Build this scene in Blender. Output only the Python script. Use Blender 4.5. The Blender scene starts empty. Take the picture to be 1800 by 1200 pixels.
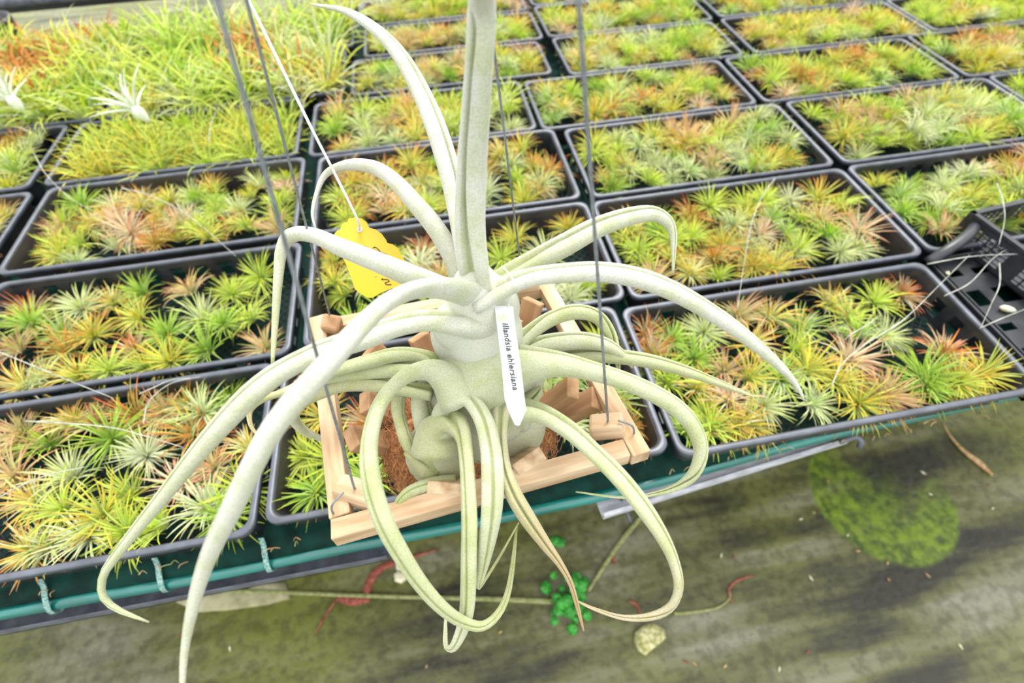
import bpy, math, random
import numpy as np
from mathutils import Vector, Matrix
S = bpy.context.scene
COL = S.collection

# ------------------------------------------------------------------ camera
CP = np.array([0.298, -0.228, 0.632])
RX, RY, RZ = 0.629, 0.024, -0.178
FPX = 850.0
cd = bpy.data.cameras.new('camera'); cam = bpy.data.objects.new('camera', cd); COL.objects.link(cam)
cam.location = CP; cam.rotation_euler = (RX, RY, RZ)
cd.sensor_width = 36; cd.lens = 36*FPX/1800; cd.clip_start = 0.01; cd.clip_end = 50
cd.dof.use_dof = True; cd.dof.focus_distance = 0.41; cd.dof.aperture_fstop = 4.5
S.camera = cam
RM = np.array(cam.rotation_euler.to_matrix())
LOOK = RM @ np.array([0, 0, -1.0])
# ------------------------------------------------------------------ light: overcast greenhouse roof
w = bpy.data.worlds.new('greenhouse_sky'); S.world = w; w.use_nodes = True
nt = w.node_tree; bg = nt.nodes['Background']
tc = nt.nodes.new('ShaderNodeTexCoord'); sp = nt.nodes.new('ShaderNodeSeparateXYZ')
rp = nt.nodes.new('ShaderNodeValToRGB')
nt.links.new(tc.outputs['Generated'], sp.inputs[0]); nt.links.new(sp.outputs['Z'], rp.inputs[0])
rp.color_ramp.elements[0].position = 0.0; rp.color_ramp.elements[0].color = (.42, .45, .46, 1)
rp.color_ramp.elements[1].position = 0.75; rp.color_ramp.elements[1].color = (1.0, 1.0, .985, 1)
nt.links.new(rp.outputs[0], bg.inputs[0]); bg.inputs[1].default_value = 1.25
sd = bpy.data.lights.new('soft_sun', 'SUN'); sun = bpy.data.objects.new('soft_sun', sd); COL.objects.link(sun)
sd.energy = 2.1; sd.angle = math.radians(30); sd.color = (1, .98, .94)
sun.rotation_euler = (math.radians(-32), math.radians(14), 0)
S.view_settings.view_transform = 'Standard'; S.view_settings.look = 'None'
S.view_settings.gamma = 1; S.view_settings.exposure = 1.0; S.view_settings.use_curve_mapping = False

# ------------------------------------------------------------------ helpers
def lin(c):
    r = []
    for v in c:
        v = v/255.0
        r.append(v/12.92 if v <= .04045 else ((v+.055)/1.055)**2.4)
    return np.array(r)
def ray(px, py):
    return RM @ np.array([(px-900)/FPX, -(py-600)/FPX, -1.0])
def at(px, py, z):                    # the point of height z seen in that direction
    d = ray(px, py); return CP + d*((z-CP[2])/d[2])
def onplane(px, py, P0, n):
    d = ray(px, py); return CP + d*(np.dot(P0-CP, n)/np.dot(d, n))
def depth(P): return float(np.dot(P-CP, LOOK))
def project(P):
    d = (np.asarray(P)-CP) @ RM
    if d[2] > -.02: return (9e9, 9e9)
    return (900+FPX*d[0]/-d[2], 600-FPX*d[1]/-d[2])
def unit(v):
    v = np.asarray(v, float); return v/max(np.linalg.norm(v), 1e-9)
def spline(pts, n):
    pts = np.asarray(pts, float); m = len(pts)
    seg = np.r_[0, np.cumsum(np.linalg.norm(np.diff(pts[:, :3], axis=0), axis=1)**.5)]
    P = np.vstack([2*pts[0]-pts[1], pts, 2*pts[-1]-pts[-2]])
    out = []
    for k in range(n):
        s = seg[-1]*k/(n-1); i = min(np.searchsorted(seg, s, side='right')-1, m-2)
        t = (s-seg[i])/(seg[i+1]-seg[i]); p0, p1, p2, p3 = P[i:i+4]
        out.append(.5*((2*p1)+(-p0+p2)*t+(2*p0-5*p1+4*p2-p3)*t*t+(-p0+3*p1-3*p2+p3)*t**3))
    return np.array(out)

def mk(name, verts, faces, mat, parent=None, smooth=True, cols=None):
    """one mesh object; verts in world space, stored relative to the parent"""
    verts = np.asarray(verts, float)
    off = np.array(parent.location) if parent else np.zeros(3)
    me = bpy.data.meshes.new(name)
    me.from_pydata([tuple(v) for v in verts-off], [], [tuple(int(i) for i in f) for f in faces])
    if smooth: me.polygons.foreach_set('use_smooth', [True]*len(me.polygons))
    if cols is not None:
        a = me.color_attributes.new('tint', 'FLOAT_COLOR', 'POINT')
        c = np.ones((len(verts), 4), np.float32); c[:, :3] = cols; a.data.foreach_set('color', c.ravel())
    me.materials.append(mat); me.update()
    o = bpy.data.objects.new(name, me); COL.objects.link(o); o.parent = parent
    return o
def tag(o, label=None, cat=None, group=None, kind=None):
    if label: o['label'] = label
    if cat: o['category'] = cat
    if group: o['group'] = group
    if kind: o['kind'] = kind
    return o
def empty(name, loc, label, cat, group=None):
    o = bpy.data.objects.new(name, None); COL.objects.link(o); o.location = loc; o.empty_display_size = .05
    return tag(o, label, cat, group)
class MB:
    def __init__(s): s.v = []; s.f = []
    def add(s, v, f):
        n = len(s.v); s.v += [tuple(x) for x in v]; s.f += [tuple(i+n for i in q) for q in f]
    def box(s, x0, y0, z0, x1, y1, z1):
        v = [(x, y, z) for z in (z0, z1) for y in (y0, y1) for x in (x0, x1)]
        s.add(v, [(0, 2, 3, 1), (4, 5, 7, 6), (0, 1, 5, 4), (2, 6, 7, 3), (0, 4, 6, 2), (1, 3, 7, 5)])
    def tube(s, pts, r, n=8, cap=True):
        v, f = tube(pts, r, n, cap); s.add(v, f)
def frames(P, hint=None):
    T = np.gradient(P, axis=0); T = T/np.maximum(np.linalg.norm(T, axis=1), 1e-9)[:, None]
    N = []; n = None
    for k in range(len(P)):
        if n is None:
            h = np.array(hint if hint is not None else (0, 0, 1.0)); 
            if abs(np.dot(h, T[0])) > .98: h = np.array((1., 0, 0))
            n = h
        n = unit(n-np.dot(n, T[k])*T[k]); N.append(n)
    N = np.array(N); return T, N, np.cross(T, N)
def tube(pts, r, n=8, cap=True):
    P = np.asarray(pts, float); r = np.broadcast_to(r, len(P)); T, N, B = frames(P)
    v = []; f = []
    for k in range(len(P)):
        for j in range(n):
            a = 2*math.pi*j/n; v.append(P[k]+r[k]*(math.cos(a)*N[k]+math.sin(a)*B[k]))
    for k in range(len(P)-1):
        for j in range(n):
            j2 = (j+1) % n; f.append((k*n+j, k*n+j2, (k+1)*n+j2, (k+1)*n+j))
    if cap:
        f.append(tuple(range(n))[::-1]); f.append(tuple((len(P)-1)*n+j for j in range(n)))
    return v, f

# ------------------------------------------------------------------ materials
def material(name, rough=.6, metal=0, spec=.5):
    m = bpy.data.materials.new(name); m.use_nodes = True; b = m.node_tree.nodes['Principled BSDF']
    b.inputs['Roughness'].default_value = rough; b.inputs['Metallic'].default_value = metal
    b.inputs['Specular IOR Level'].default_value = spec
    return m, m.node_tree, b
def noise_mat(name, c1, c2, scale=20, rough=.6, metal=0, bump=0, stretch=(1, 1, 1), detail=4, lo=.35, hi=.65, spec=.5, bdist=.001):
    m, t, b = material(name, rough, metal, spec)
    tc = t.nodes.new('ShaderNodeTexCoord'); mp = t.nodes.new('ShaderNodeMapping'); no = t.nodes.new('ShaderNodeTexNoise'); cr = t.nodes.new('ShaderNodeValToRGB')
    t.links.new(tc.outputs['Object'], mp.inputs[0]); mp.inputs['Scale'].default_value = stretch
    t.links.new(mp.outputs[0], no.inputs['Vector']); no.inputs['Scale'].default_value = scale; no.inputs['Detail'].default_value = detail
    t.links.new(no.outputs[0], cr.inputs[0]); cr.color_ramp.elements[0].position = lo; cr.color_ramp.elements[1].position = hi
    cr.color_ramp.elements[0].color = (*lin(c1), 1); cr.color_ramp.elements[1].color = (*lin(c2), 1)
    t.links.new(cr.outputs[0], b.inputs['Base Color'])
    if bump:
        bp = t.nodes.new('ShaderNodeBump'); bp.inputs['Strength'].default_value = bump; bp.inputs['Distance'].default_value = bdist
        t.links.new(no.outputs[0], bp.inputs['Height']); t.links.new(bp.outputs[0], b.inputs['Normal'])
    return m
M_mesh = noise_mat('dark_mesh', (16, 18, 20), (30, 33, 35), 30, .6, spec=.2)
M_rim = noise_mat('highlit_black_rim', (62, 66, 75), (84, 89, 100), 30, .36, bump=.1, spec=.6)  # same tray plastic, with the sky highlight on rims put into a lighter colour
M_tray = noise_mat('black_plastic', (26, 27, 31), (46, 48, 54), 30, .38, bump=.1, spec=.6)
M_tray2 = noise_mat('brown_black_plastic', (40, 36, 37), (56, 51, 51), 20, .42, bump=.1, spec=.55)
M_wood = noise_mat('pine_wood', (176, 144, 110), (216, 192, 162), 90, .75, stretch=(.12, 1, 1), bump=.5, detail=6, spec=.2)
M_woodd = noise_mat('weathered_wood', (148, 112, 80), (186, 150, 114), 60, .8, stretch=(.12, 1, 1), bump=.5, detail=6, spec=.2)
M_wire = noise_mat('galvanised_wire', (104, 110, 116), (132, 138, 144), 200, .45, metal=.15)
M_galv = noise_mat('galvanised_rail', (176, 178, 188), (214, 216, 224), 40, .4, metal=.1, stretch=(1, 4, 4))
M_rail = noise_mat('grey_painted_rail', (70, 74, 86), (104, 108, 120), 40, .45)
M_teal = noise_mat('teal_plastic_film', (6, 92, 86), (30, 128, 120), 25, .22, stretch=(.3, 3, 3), bump=.6, spec=.8, bdist=.004)
M_string = noise_mat('white_string', (205, 205, 205), (235, 235, 235), 900, .8, bump=.6)
M_coir = noise_mat('coir_fibre', (120, 72, 38), (190, 132, 84), 300, .85)
M_pale = noise_mat('pale_stalk', (140, 142, 134), (186, 186, 178), 60, .6)
M_dry = noise_mat('dry_leaf', (170, 120, 70), (214, 186, 138), 120, .75)
M_red = noise_mat('red_leaf', (120, 52, 40), (168, 96, 78), 120, .75)
M_cream = noise_mat('cream_bits', (214, 206, 160), (238, 234, 210), 120, .75, bump=.5)
M_stone = noise_mat('mossy_stone', (150, 150, 84), (226, 220, 170), 90, .85, bump=1, bdist=.003)
M_slab = noise_mat('pale_slab', (150, 146, 110), (190, 186, 150), 30, .8)
M_weed = noise_mat('weed_green', (20, 110, 28), (70, 175, 60), 200, .5)
M_stem = noise_mat('green_stem', (120, 128, 72), (160, 164, 110), 90, .7)
M_tie = noise_mat('clear_tie', (70, 120, 112), (150, 184, 178), 300, .25)
M_ink, _, b_ = material('black_ink', .5); b_.inputs['Base Color'].default_value = (.012, .012, .012, 1)
M_yel, _, b_ = material('yellow_card', .42); b_.inputs['Base Color'].default_value = (*lin((208, 164, 2)), 1)
M_white, _, b_ = material('white_plastic', .35); b_.inputs['Base Color'].default_value = (*lin((212, 214, 220)), 1)
M_mark, _, b_ = material('grey_green_mark', .6); b_.inputs['Base Color'].default_value = (*lin((196, 202, 176)), 1)

def net_mat():
    m, t, b = material('green_netting', .7, 0, .15)
    tc = t.nodes.new('ShaderNodeTexCoord'); no = t.nodes.new('ShaderNodeTexNoise'); no.inputs['Scale'].default_value = 35
    w1 = t.nodes.new('ShaderNodeTexWave'); w1.inputs['Scale'].default_value = 260; w1.bands_direction = 'X'
    w2 = t.nodes.new('ShaderNodeTexWave'); w2.inputs['Scale'].default_value = 260; w2.bands_direction = 'Y'
    mx = t.nodes.new('ShaderNodeMath'); mx.operation = 'MULTIPLY'; ad = t.nodes.new('ShaderNodeMath'); ad.operation = 'MULTIPLY_ADD'; ad.inputs[1].default_value = .5
    cr = t.nodes.new('ShaderNodeValToRGB')
    for w_ in (w1, w2, no): t.links.new(tc.outputs['Object'], w_.inputs['Vector'])
    t.links.new(w1.outputs['Fac'], mx.inputs[0]); t.links.new(w2.outputs['Fac'], mx.inputs[1])
    t.links.new(mx.outputs[0], ad.inputs[0]); t.links.new(no.outputs[0], ad.inputs[2]); t.links.new(ad.outputs[0], cr.inputs[0])
    cr.color_ramp.elements[0].position = .3; cr.color_ramp.elements[0].color = (*lin((3, 16, 13)), 1)
    cr.color_ramp.elements[1].position = 1; cr.color_ramp.elements[1].color = (*lin((6, 62, 52)), 1)
    t.links.new(cr.outputs[0], b.inputs['Base Color']); return m
M_net = net_mat()

FZ_ = -.80
def floor_mat():
    m, t, b = material('mossy_floor', .5)
    N = t.nodes; L = t.links
    tc = N.new('ShaderNodeTexCoord'); mp = N.new('ShaderNodeMapping'); mp.inputs['Scale'].default_value = (.55, 3.6, 1)
    n1 = N.new('ShaderNodeTexNoise'); n1.inputs['Scale'].default_value = 3.4; n1.inputs['Detail'].default_value = 7
    n2 = N.new('ShaderNodeTexNoise'); n2.inputs['Scale'].default_value = 1.7; n2.inputs['Detail'].default_value = 5
    n3 = N.new('ShaderNodeTexNoise'); n3.inputs['Scale'].default_value = 42; n3.inputs['Detail'].default_value = 6
    L.new(tc.outputs['Object'], mp.inputs[0]); L.new(mp.outputs[0], n1.inputs['Vector'])
    L.new(tc.outputs['Object'], n2.inputs['Vector']); L.new(tc.outputs['Object'], n3.inputs['Vector'])
    cr = N.new('ShaderNodeValToRGB'); e = cr.color_ramp
    e.elements[0].position = .36; e.elements[0].color = (*lin((40, 40, 25)), 1)
    e.elements[1].position = .66; e.elements[1].color = (*lin((134, 132, 112)), 1)
    k = e.elements.new(.5); k.color = (*lin((96, 98, 56)), 1)
    L.new(n1.outputs[0], cr.inputs[0])
    c2 = N.new('ShaderNodeValToRGB'); c2.color_ramp.elements[0].position = .46; c2.color_ramp.elements[1].position = .66
    c2.color_ramp.elements[1].color = (.75, .75, .75, 1); L.new(n2.outputs[0], c2.inputs[0])
    mx = N.new('ShaderNodeMixRGB'); L.new(c2.outputs[0], mx.inputs[0]); L.new(cr.outputs[0], mx.inputs[1]); mx.inputs[2].default_value = (*lin((116, 122, 44)), 1)
    c3 = N.new('ShaderNodeValToRGB'); c3.color_ramp.elements[0].position = .38; c3.color_ramp.elements[0].color = (.28, .27, .2, 1); c3.color_ramp.elements[1].position = .55; L.new(n3.outputs[0], c3.inputs[0])
    m2 = N.new('ShaderNodeMixRGB'); m2.blend_type = 'MULTIPLY'; m2.inputs[0].default_value = .5
    L.new(mx.outputs[0], m2.inputs[1]); L.new(c3.outputs[0], m2.inputs[2]); # round-edged bright moss patch: a warped disc with one crisp side
    pc = at(1560, 905, FZ_); wn = N.new('ShaderNodeTexNoise'); wn.inputs['Scale'].default_value = 7; L.new(tc.outputs['Object'], wn.inputs['Vector'])
    sub = N.new('ShaderNodeVectorMath'); sub.operation = 'SUBTRACT'; sub.inputs[1].default_value = (pc[0]+.02, pc[1]+.06, pc[2]); L.new(tc.outputs['Object'], sub.inputs[0])
    ml = N.new('ShaderNodeVectorMath'); ml.operation = 'MULTIPLY'; ml.inputs[1].default_value = (1, 1.0, 1); L.new(sub.outputs[0], ml.inputs[0])
    ln = N.new('ShaderNodeVectorMath'); ln.operation = 'LENGTH'; L.new(ml.outputs[0], ln.inputs[0])
    edge_ = N.new('ShaderNodeMapRange'); edge_.inputs['From Min'].default_value = .205; edge_.inputs['From Max'].default_value = .19; L.new(ln.outputs['Value'], edge_.inputs['Value'])
    dotn = N.new('ShaderNodeVectorMath'); dotn.operation = 'DOT_PRODUCT'; dotn.inputs[1].default_value = (-.75, -.66, 0); L.new(sub.outputs[0], dotn.inputs[0])
    fade = N.new('ShaderNodeMath'); fade.operation = 'MULTIPLY_ADD'; fade.inputs[1].default_value = 4.0; fade.inputs[2].default_value = -.0; L.new(dotn.outputs['Value'], fade.inputs[0])
    f2 = N.new('ShaderNodeMath'); f2.operation = 'MULTIPLY_ADD'; f2.inputs[1].default_value = 3.2; f2.inputs[2].default_value = -.95; L.new(wn.outputs[0], f2.inputs[0])
    f3 = N.new('ShaderNodeMath'); f3.operation = 'ADD'; f3.use_clamp = True; L.new(fade.outputs[0], f3.inputs[0]); L.new(f2.outputs[0], f3.inputs[1])
    f4 = N.new('ShaderNodeMath'); f4.operation = 'MULTIPLY'; L.new(f3.outputs[0], f4.inputs[0]); L.new(edge_.outputs[0], f4.inputs[1])
    mc = N.new('ShaderNodeValToRGB'); mc.color_ramp.elements[0].position = .35; mc.color_ramp.elements[1].position = .65; mc.color_ramp.elements[0].color = (*lin((58, 78, 10)), 1); mc.color_ramp.elements[1].color = (*lin((116, 140, 20)), 1)
    L.new(n3.outputs[0], mc.inputs[0]); m5 = N.new('ShaderNodeMixRGB'); L.new(f4.outputs[0], m5.inputs[0]); L.new(m2.outputs[0], m5.inputs[1]); L.new(mc.outputs[0], m5.inputs[2])
    L.new(m5.outputs[0], b.inputs['Base Color'])
    bp = N.new('ShaderNodeBump'); bp.inputs['Strength'].default_value = .5; bp.inputs['Distance'].default_value = .006
    L.new(n3.outputs[0], bp.inputs['Height']); L.new(bp.outputs[0], b.inputs['Normal']); return m
M_floor = floor_mat()

def leaf_mat(name, speckle, transl, rough, sheen, scale):
    m, t, b = material(name, rough, 0, .3); N = t.nodes; L = t.links
    a = N.new('ShaderNodeAttribute'); a.attribute_name = 'tint'
    tc = N.new('ShaderNodeTexCoord'); no = N.new('ShaderNodeTexNoise'); no.inputs['Scale'].default_value = scale; no.inputs['Detail'].default_value = 3
    L.new(tc.outputs['Object'], no.inputs['Vector'])
    cr = N.new('ShaderNodeValToRGB'); cr.color_ramp.elements[0].position = .36; cr.color_ramp.elements[1].position = .6
    cr.color_ramp.elements[0].color = (1-speckle, 1-speckle*.85, 1-speckle*1.2, 1)
    L.new(no.outputs[0], cr.inputs[0])
    mx = N.new('ShaderNodeMixRGB'); mx.blend_type = 'MULTIPLY'; mx.inputs[0].default_value = 1
    L.new(a.outputs['Color'], mx.inputs[1]); L.new(cr.outputs[0], mx.inputs[2])
    if not transl:
        nb = N.new('ShaderNodeTexNoise'); nb.inputs['Scale'].default_value = 60; nb.inputs['Detail'].default_value = 4; L.new(tc.outputs['Object'], nb.inputs['Vector'])
        rb = N.new('ShaderNodeValToRGB'); rb.color_ramp.elements[0].position = .34; rb.color_ramp.elements[0].color = (.84, .88, .66, 1); rb.color_ramp.elements[1].position = .56; L.new(nb.outputs[0], rb.inputs[0])
        mb_ = N.new('ShaderNodeMixRGB'); mb_.blend_type = 'MULTIPLY'; mb_.inputs[0].default_value = .8; L.new(mx.outputs[0], mb_.inputs[1]); L.new(rb.outputs[0], mb_.inputs[2]); mx = mb_
    L.new(mx.outputs[0], b.inputs['Base Color'])
    b.inputs['Sheen Weight'].default_value = sheen; b.inputs['Sheen Roughness'].default_value = .4
    if transl:
        tr = N.new('ShaderNodeBsdfTranslucent'); ms = N.new('ShaderNodeMixShader'); ms.inputs[0].default_value = transl
        L.new(mx.outputs[0], tr.inputs[0]); L.new(b.outputs[0], ms.inputs[1]); L.new(tr.outputs[0], ms.inputs[2])
        L.new(ms.outputs[0], N['Material Output'].inputs[0])
    else:
        bp = N.new('ShaderNodeBump'); bp.inputs['Strength'].default_value = .5; bp.inputs['Distance'].default_value = .0006
        L.new(no.outputs[0], bp.inputs['Height']); L.new(bp.outputs[0], b.inputs['Normal'])
    return m
M_bulb = noise_mat('bulb_skin', (176, 178, 148), (196, 197, 174), 900, .85, bump=.4, lo=.36, hi=.6, spec=.3)
M_sheath = noise_mat('sheath_skin', (188, 190, 172), (203, 204, 192), 900, .85, bump=.4, lo=.36, hi=.6, spec=.3)
M_leaf = leaf_mat('silver_leaf', .2, 0, .85, .35, 900)
M_air = leaf_mat('air_plant_leaf', .05, .45, .38, 0, 120)

# ------------------------------------------------------------------ floor and benches
def plane(name, x0, y0, x1, y1, z, mat): return mk(name, [(x0, y0, z), (x1, y0, z), (x1, y1, z), (x0, y1, z)], [(0, 1, 2, 3)], mat, smooth=False)
FZ = -.80
tag(plane('floor', -5, -4, 6, 7, FZ, M_floor), kind='structure')

def ye(x): return float(np.interp(x, [-2, .2, .45, .565, .85, 1.2, 3], [-.027, -.026, -.02, -.014, .007, .016, .02]))
def sheet(prof, x0, x1, n, amp, seed, th=.0015):
    """profile (y, z) swept along x with gentle wobble, given thickness"""
    rr = random.Random(seed); ph = [rr.random()*6 for _ in prof]
    v = []; f = []; m = len(prof)
    for i in range(n+1):
        x = x0+(x1-x0)*i/n
        for j, (y, z) in enumerate(prof):
            a = amp*(j/(m-1))**2*(j > m-6)
            v.append((x, (y+ye(x)+.027+.008*0 if y < .1 else y)+a*math.sin(x*9+ph[j])+a*.5*math.sin(x*23+ph[j]*2), z+a*.6*math.sin(x*13+ph[j])))
    for i in range(n):
        for j in range(m-1):
            a = i*m+j; f.append((a, a+1, a+m+1, a+m))
    return v, f
BX0, BX1, BY1 = -1.45, 2.7, 1.80
bench = empty('nursery_bench', (.6, .9, FZ), 'long nursery bench covered in dark green netting under all the black trays', 'bench')
v, f = sheet([(BY1, -.064), (1.2, -.064), (.6, -.064), (.04, -.064), (.006, -.064), (-.006, -.066), (-.014, -.073), (-.019, -.083), (-.021, -.093)], BX0, BX1, 160, .003, 3)
o = mk('netting_cover', v, f, M_net, bench); md = o.modifiers.new('s', 'SOLIDIFY'); md.thickness = .0015
mb = MB(); pts = [(x, ye(x)+.0065+.001*math.sin(x*11), -.088+.0015*math.sin(x*17)) for x in np.linspace(BX0, BX1, 60)]
mb.tube(pts, .0085, 14); mk('edge_tube', mb.v, mb.f, M_teal, bench)
mb = MB(); mb.box(BX0, .035, -.10, BX1, .06, -.068); mb.box(BX0, BY1-.03, -.10, BX1, BY1, -.068)
for x in np.arange(BX0+.1, BX1, .6): mb.box(x, .06, -.095, x+.03, BY1-.03, -.068)
mk('support_frame', mb.v, mb.f, M_rail, bench, smooth=False)
for x in (BX0+.15, .62, BX1-.2):
    for y in (.35, BY1-.1):
        mb = MB(); mb.box(x, y, FZ, x+.04, y+.04, -.095); mk('leg', mb.v, mb.f, M_rail, bench, smooth=False)
# angle rails clamped below the bench edge
mb = MB(); mb.box(-1.4, -.036, -.131, .13, -.008, -.128); mb.box(-1.4, -.036, -.131, .13, -.034, -.112)
tag(mk('angle_rail', mb.v, mb.f, M_rail, smooth=False), 'dark grey angle rail along the bench edge at lower left', 'rail')
mb = MB()
for a_, b_ in (((.455, -.038, -.128), (.884, .006, -.128)),):
    a_ = np.array(a_); b_ = np.array(b_); d = unit(b_-a_); n = np.array((-d[1], d[0], 0))
    for (y0, z0, y1, z1) in ((0, -.0012, .034, .0012), (0, -.0012, .002, .014), (-.001, .012, .005, .015)):
        v = [a_+d*t*np.linalg.norm(b_-a_)+n*y+np.array((0, 0, z)) for z in (z0, z1) for y in (y0, y1) for t in (0, 1)]
        mb.add(v, [(0, 2, 3, 1), (4, 5, 7, 6), (0, 1, 5, 4), (2, 6, 7, 3), (0, 4, 6, 2), (1, 3, 7, 5)])
tag(mk('galvanised_gutter', mb.v, mb.f, M_galv, smooth=False), 'shiny grey galvanised channel rail under the bench edge right of the basket', 'rail')
# far bench behind
fb = empty('far_bench', (-.5, 2.3, FZ), 'dark edge of another bench across the aisle at top left', 'bench')
mb = MB(); mb.tube([(x, 2.21, -.05) for x in np.linspace(-3, 1.2, 12)], .02, 10); mk('edge_tube', mb.v, mb.f, M_rail, fb)
mb = MB(); mb.box(-3, 2.22, -.09, 1.2, 3.0, -.05); mk('bench_top', mb.v, mb.f, M_tray, fb, smooth=False)
for x in (-2.5, 0, 1): 
    mb = MB(); mb.box(x, 2.3, FZ, x+.04, 2.34, -.09); mk('leg', mb.v, mb.f, M_rail, fb, smooth=False)

# ------------------------------------------------------------------ trays
def rrect(w, d, r, n=5, ns=22, nd=10):
    pts = []
    def side(a, b, k):
        for i in range(k): pts.append((a[0]+(b[0]-a[0])*i/k, a[1]+(b[1]-a[1])*i/k))
    def arc(cx, cy, a0):
        for i in range(n): a = a0+math.pi/2*i/n; pts.append((cx+r*math.cos(a), cy+r*math.sin(a)))
    side((r, 0), (w-r, 0), ns); arc(w-r, r, -math.pi/2); side((w, r), (w, d-r), nd); arc(w-r, d-r, 0)
    side((w-r, d), (r, d), ns); arc(r, d-r, math.pi/2); side((0, d-r), (0, r), nd); arc(r, r, math.pi)
    return pts
tray_cache = {}
def tray_meshes(w, d, kind):
    key = (round(w, 3), round(d, 3), kind)
    if key in tray_cache: return tray_cache[key]
    H = .056; r = .018; out = []
    ns, nd, nc = 22, 10, 5
    def ring(inset, z):
        c = rrect(w, d, r, nc, ns, nd); res = []
        for x, y in c:
            res.append((inset+x*(w-2*inset)/w, inset+y*(d-2*inset)/d, z))
        return res
    mat = M_tray2 if kind == 'solid' else M_tray
    # rim: down-turned lip
    prof = [(.000, -.009), (.000, -.001), (.0012, 0), (.0068, 0), (.008, -.0012), (.0095, -.007), (.0075, -.007), (.0065, -.0025), (.002, -.0025), (.002, -.009)]
    v = []; f = []; m = None
    for (i_, z_) in prof:
        q = ring(i_, z_); m = len(q); v += q
    for k in range(len(prof)):
        k2 = (k+1) % len(prof)
        for j in range(m): j2 = (j+1) % m; f.append((k*m+j, k*m+j2, k2*m+j2, k2*m+j))
    out.append(('rim', v, f, M_rim, 0))
    # wall
    lv = [(.009, -.004), (.0105, -.015), (.013, -.046), (.0135, -H)]
    v = []; f = []
    for (i_, z_) in lv: v += ring(i_, z_)
    for k in range(3):
        for j in range(m):
            j2 = (j+1) % m
            on = 0
            for (a0, cnt) in ((0, ns), (ns+nc, nd), (ns+nc+nd+nc, ns), (2*ns+nd+3*nc, nd)):
                if a0 < j < a0+cnt-1 and (j-a0) % 2 == 1: on = 1
            if kind == 'slotted' and k == 1 and on: continue
            f.append((k*m+j, k*m+j2, (k+1)*m+j2, (k+1)*m+j))
    out.append(('side_wall', v, f, mat, .0018))
    # lattice floor
    mb = MB(); z = -H; i0 = .0135
    x0, x1, y0, y1 = i0, w-i0, i0, d-i0; t = .0011; step = .0165
    for sgn in (1, -1):
        c = (x0-(y1-y0)) if sgn == 1 else x0
        cmax = x1 if sgn == 1 else x1+(y1-y0)
        while c < cmax:
            # line x = c + sgn*(y-y0)
            ya, yb = y0, y1; xa = c; xb = c+sgn*(y1-y0)
            pts = []
            for (X, Y) in ((xa, ya), (xb, yb)): pts.append([X, Y])
            def clip(p, q):
                p = list(p); 
                if p[0] < x0: p[1] = p[1]+(x0-p[0])*sgn; p[0] = x0
                if p[0] > x1: p[1] = p[1]+(x1-p[0])*sgn; p[0] = x1
                return p
            p, q = clip(pts[0], pts[1]), clip(pts[1], pts[0])
            if abs(p[0]-q[0]) > .004 and y0-1e-6 <= min(p[1], q[1]) and max(p[1], q[1]) <= y1+1e-6:
                v = [(p[0]-t, p[1], z), (p[0]+t, p[1], z), (q[0]+t, q[1], z), (q[0]-t, q[1], z)]
                v += [(a, b, c_+.0018) for a, b, c_ in v]
                mb.add(v, [(3, 2, 1, 0), (4, 5, 6, 7), (0, 1, 5, 4), (1, 2, 6, 5), (2, 3, 7, 6), (3, 0, 4, 7)])
            c += step
    out.append(('lattice_base', mb.v, mb.f, M_mesh, 0))
    res = []
    for (nm, v, f, mt, sol) in out:
        o = mk(nm, v, f, mt, smooth=False); 
        if nm == 'rim': o.data.polygons.foreach_set('use_smooth', [True]*len(o.data.polygons))
        if sol: md = o.modifiers.new('s', 'SOLIDIFY'); md.thickness = sol; md.offset = 0
        COL.objects.unlink(o); res.append(o)
    tray_cache[key] = res
    return res
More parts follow.
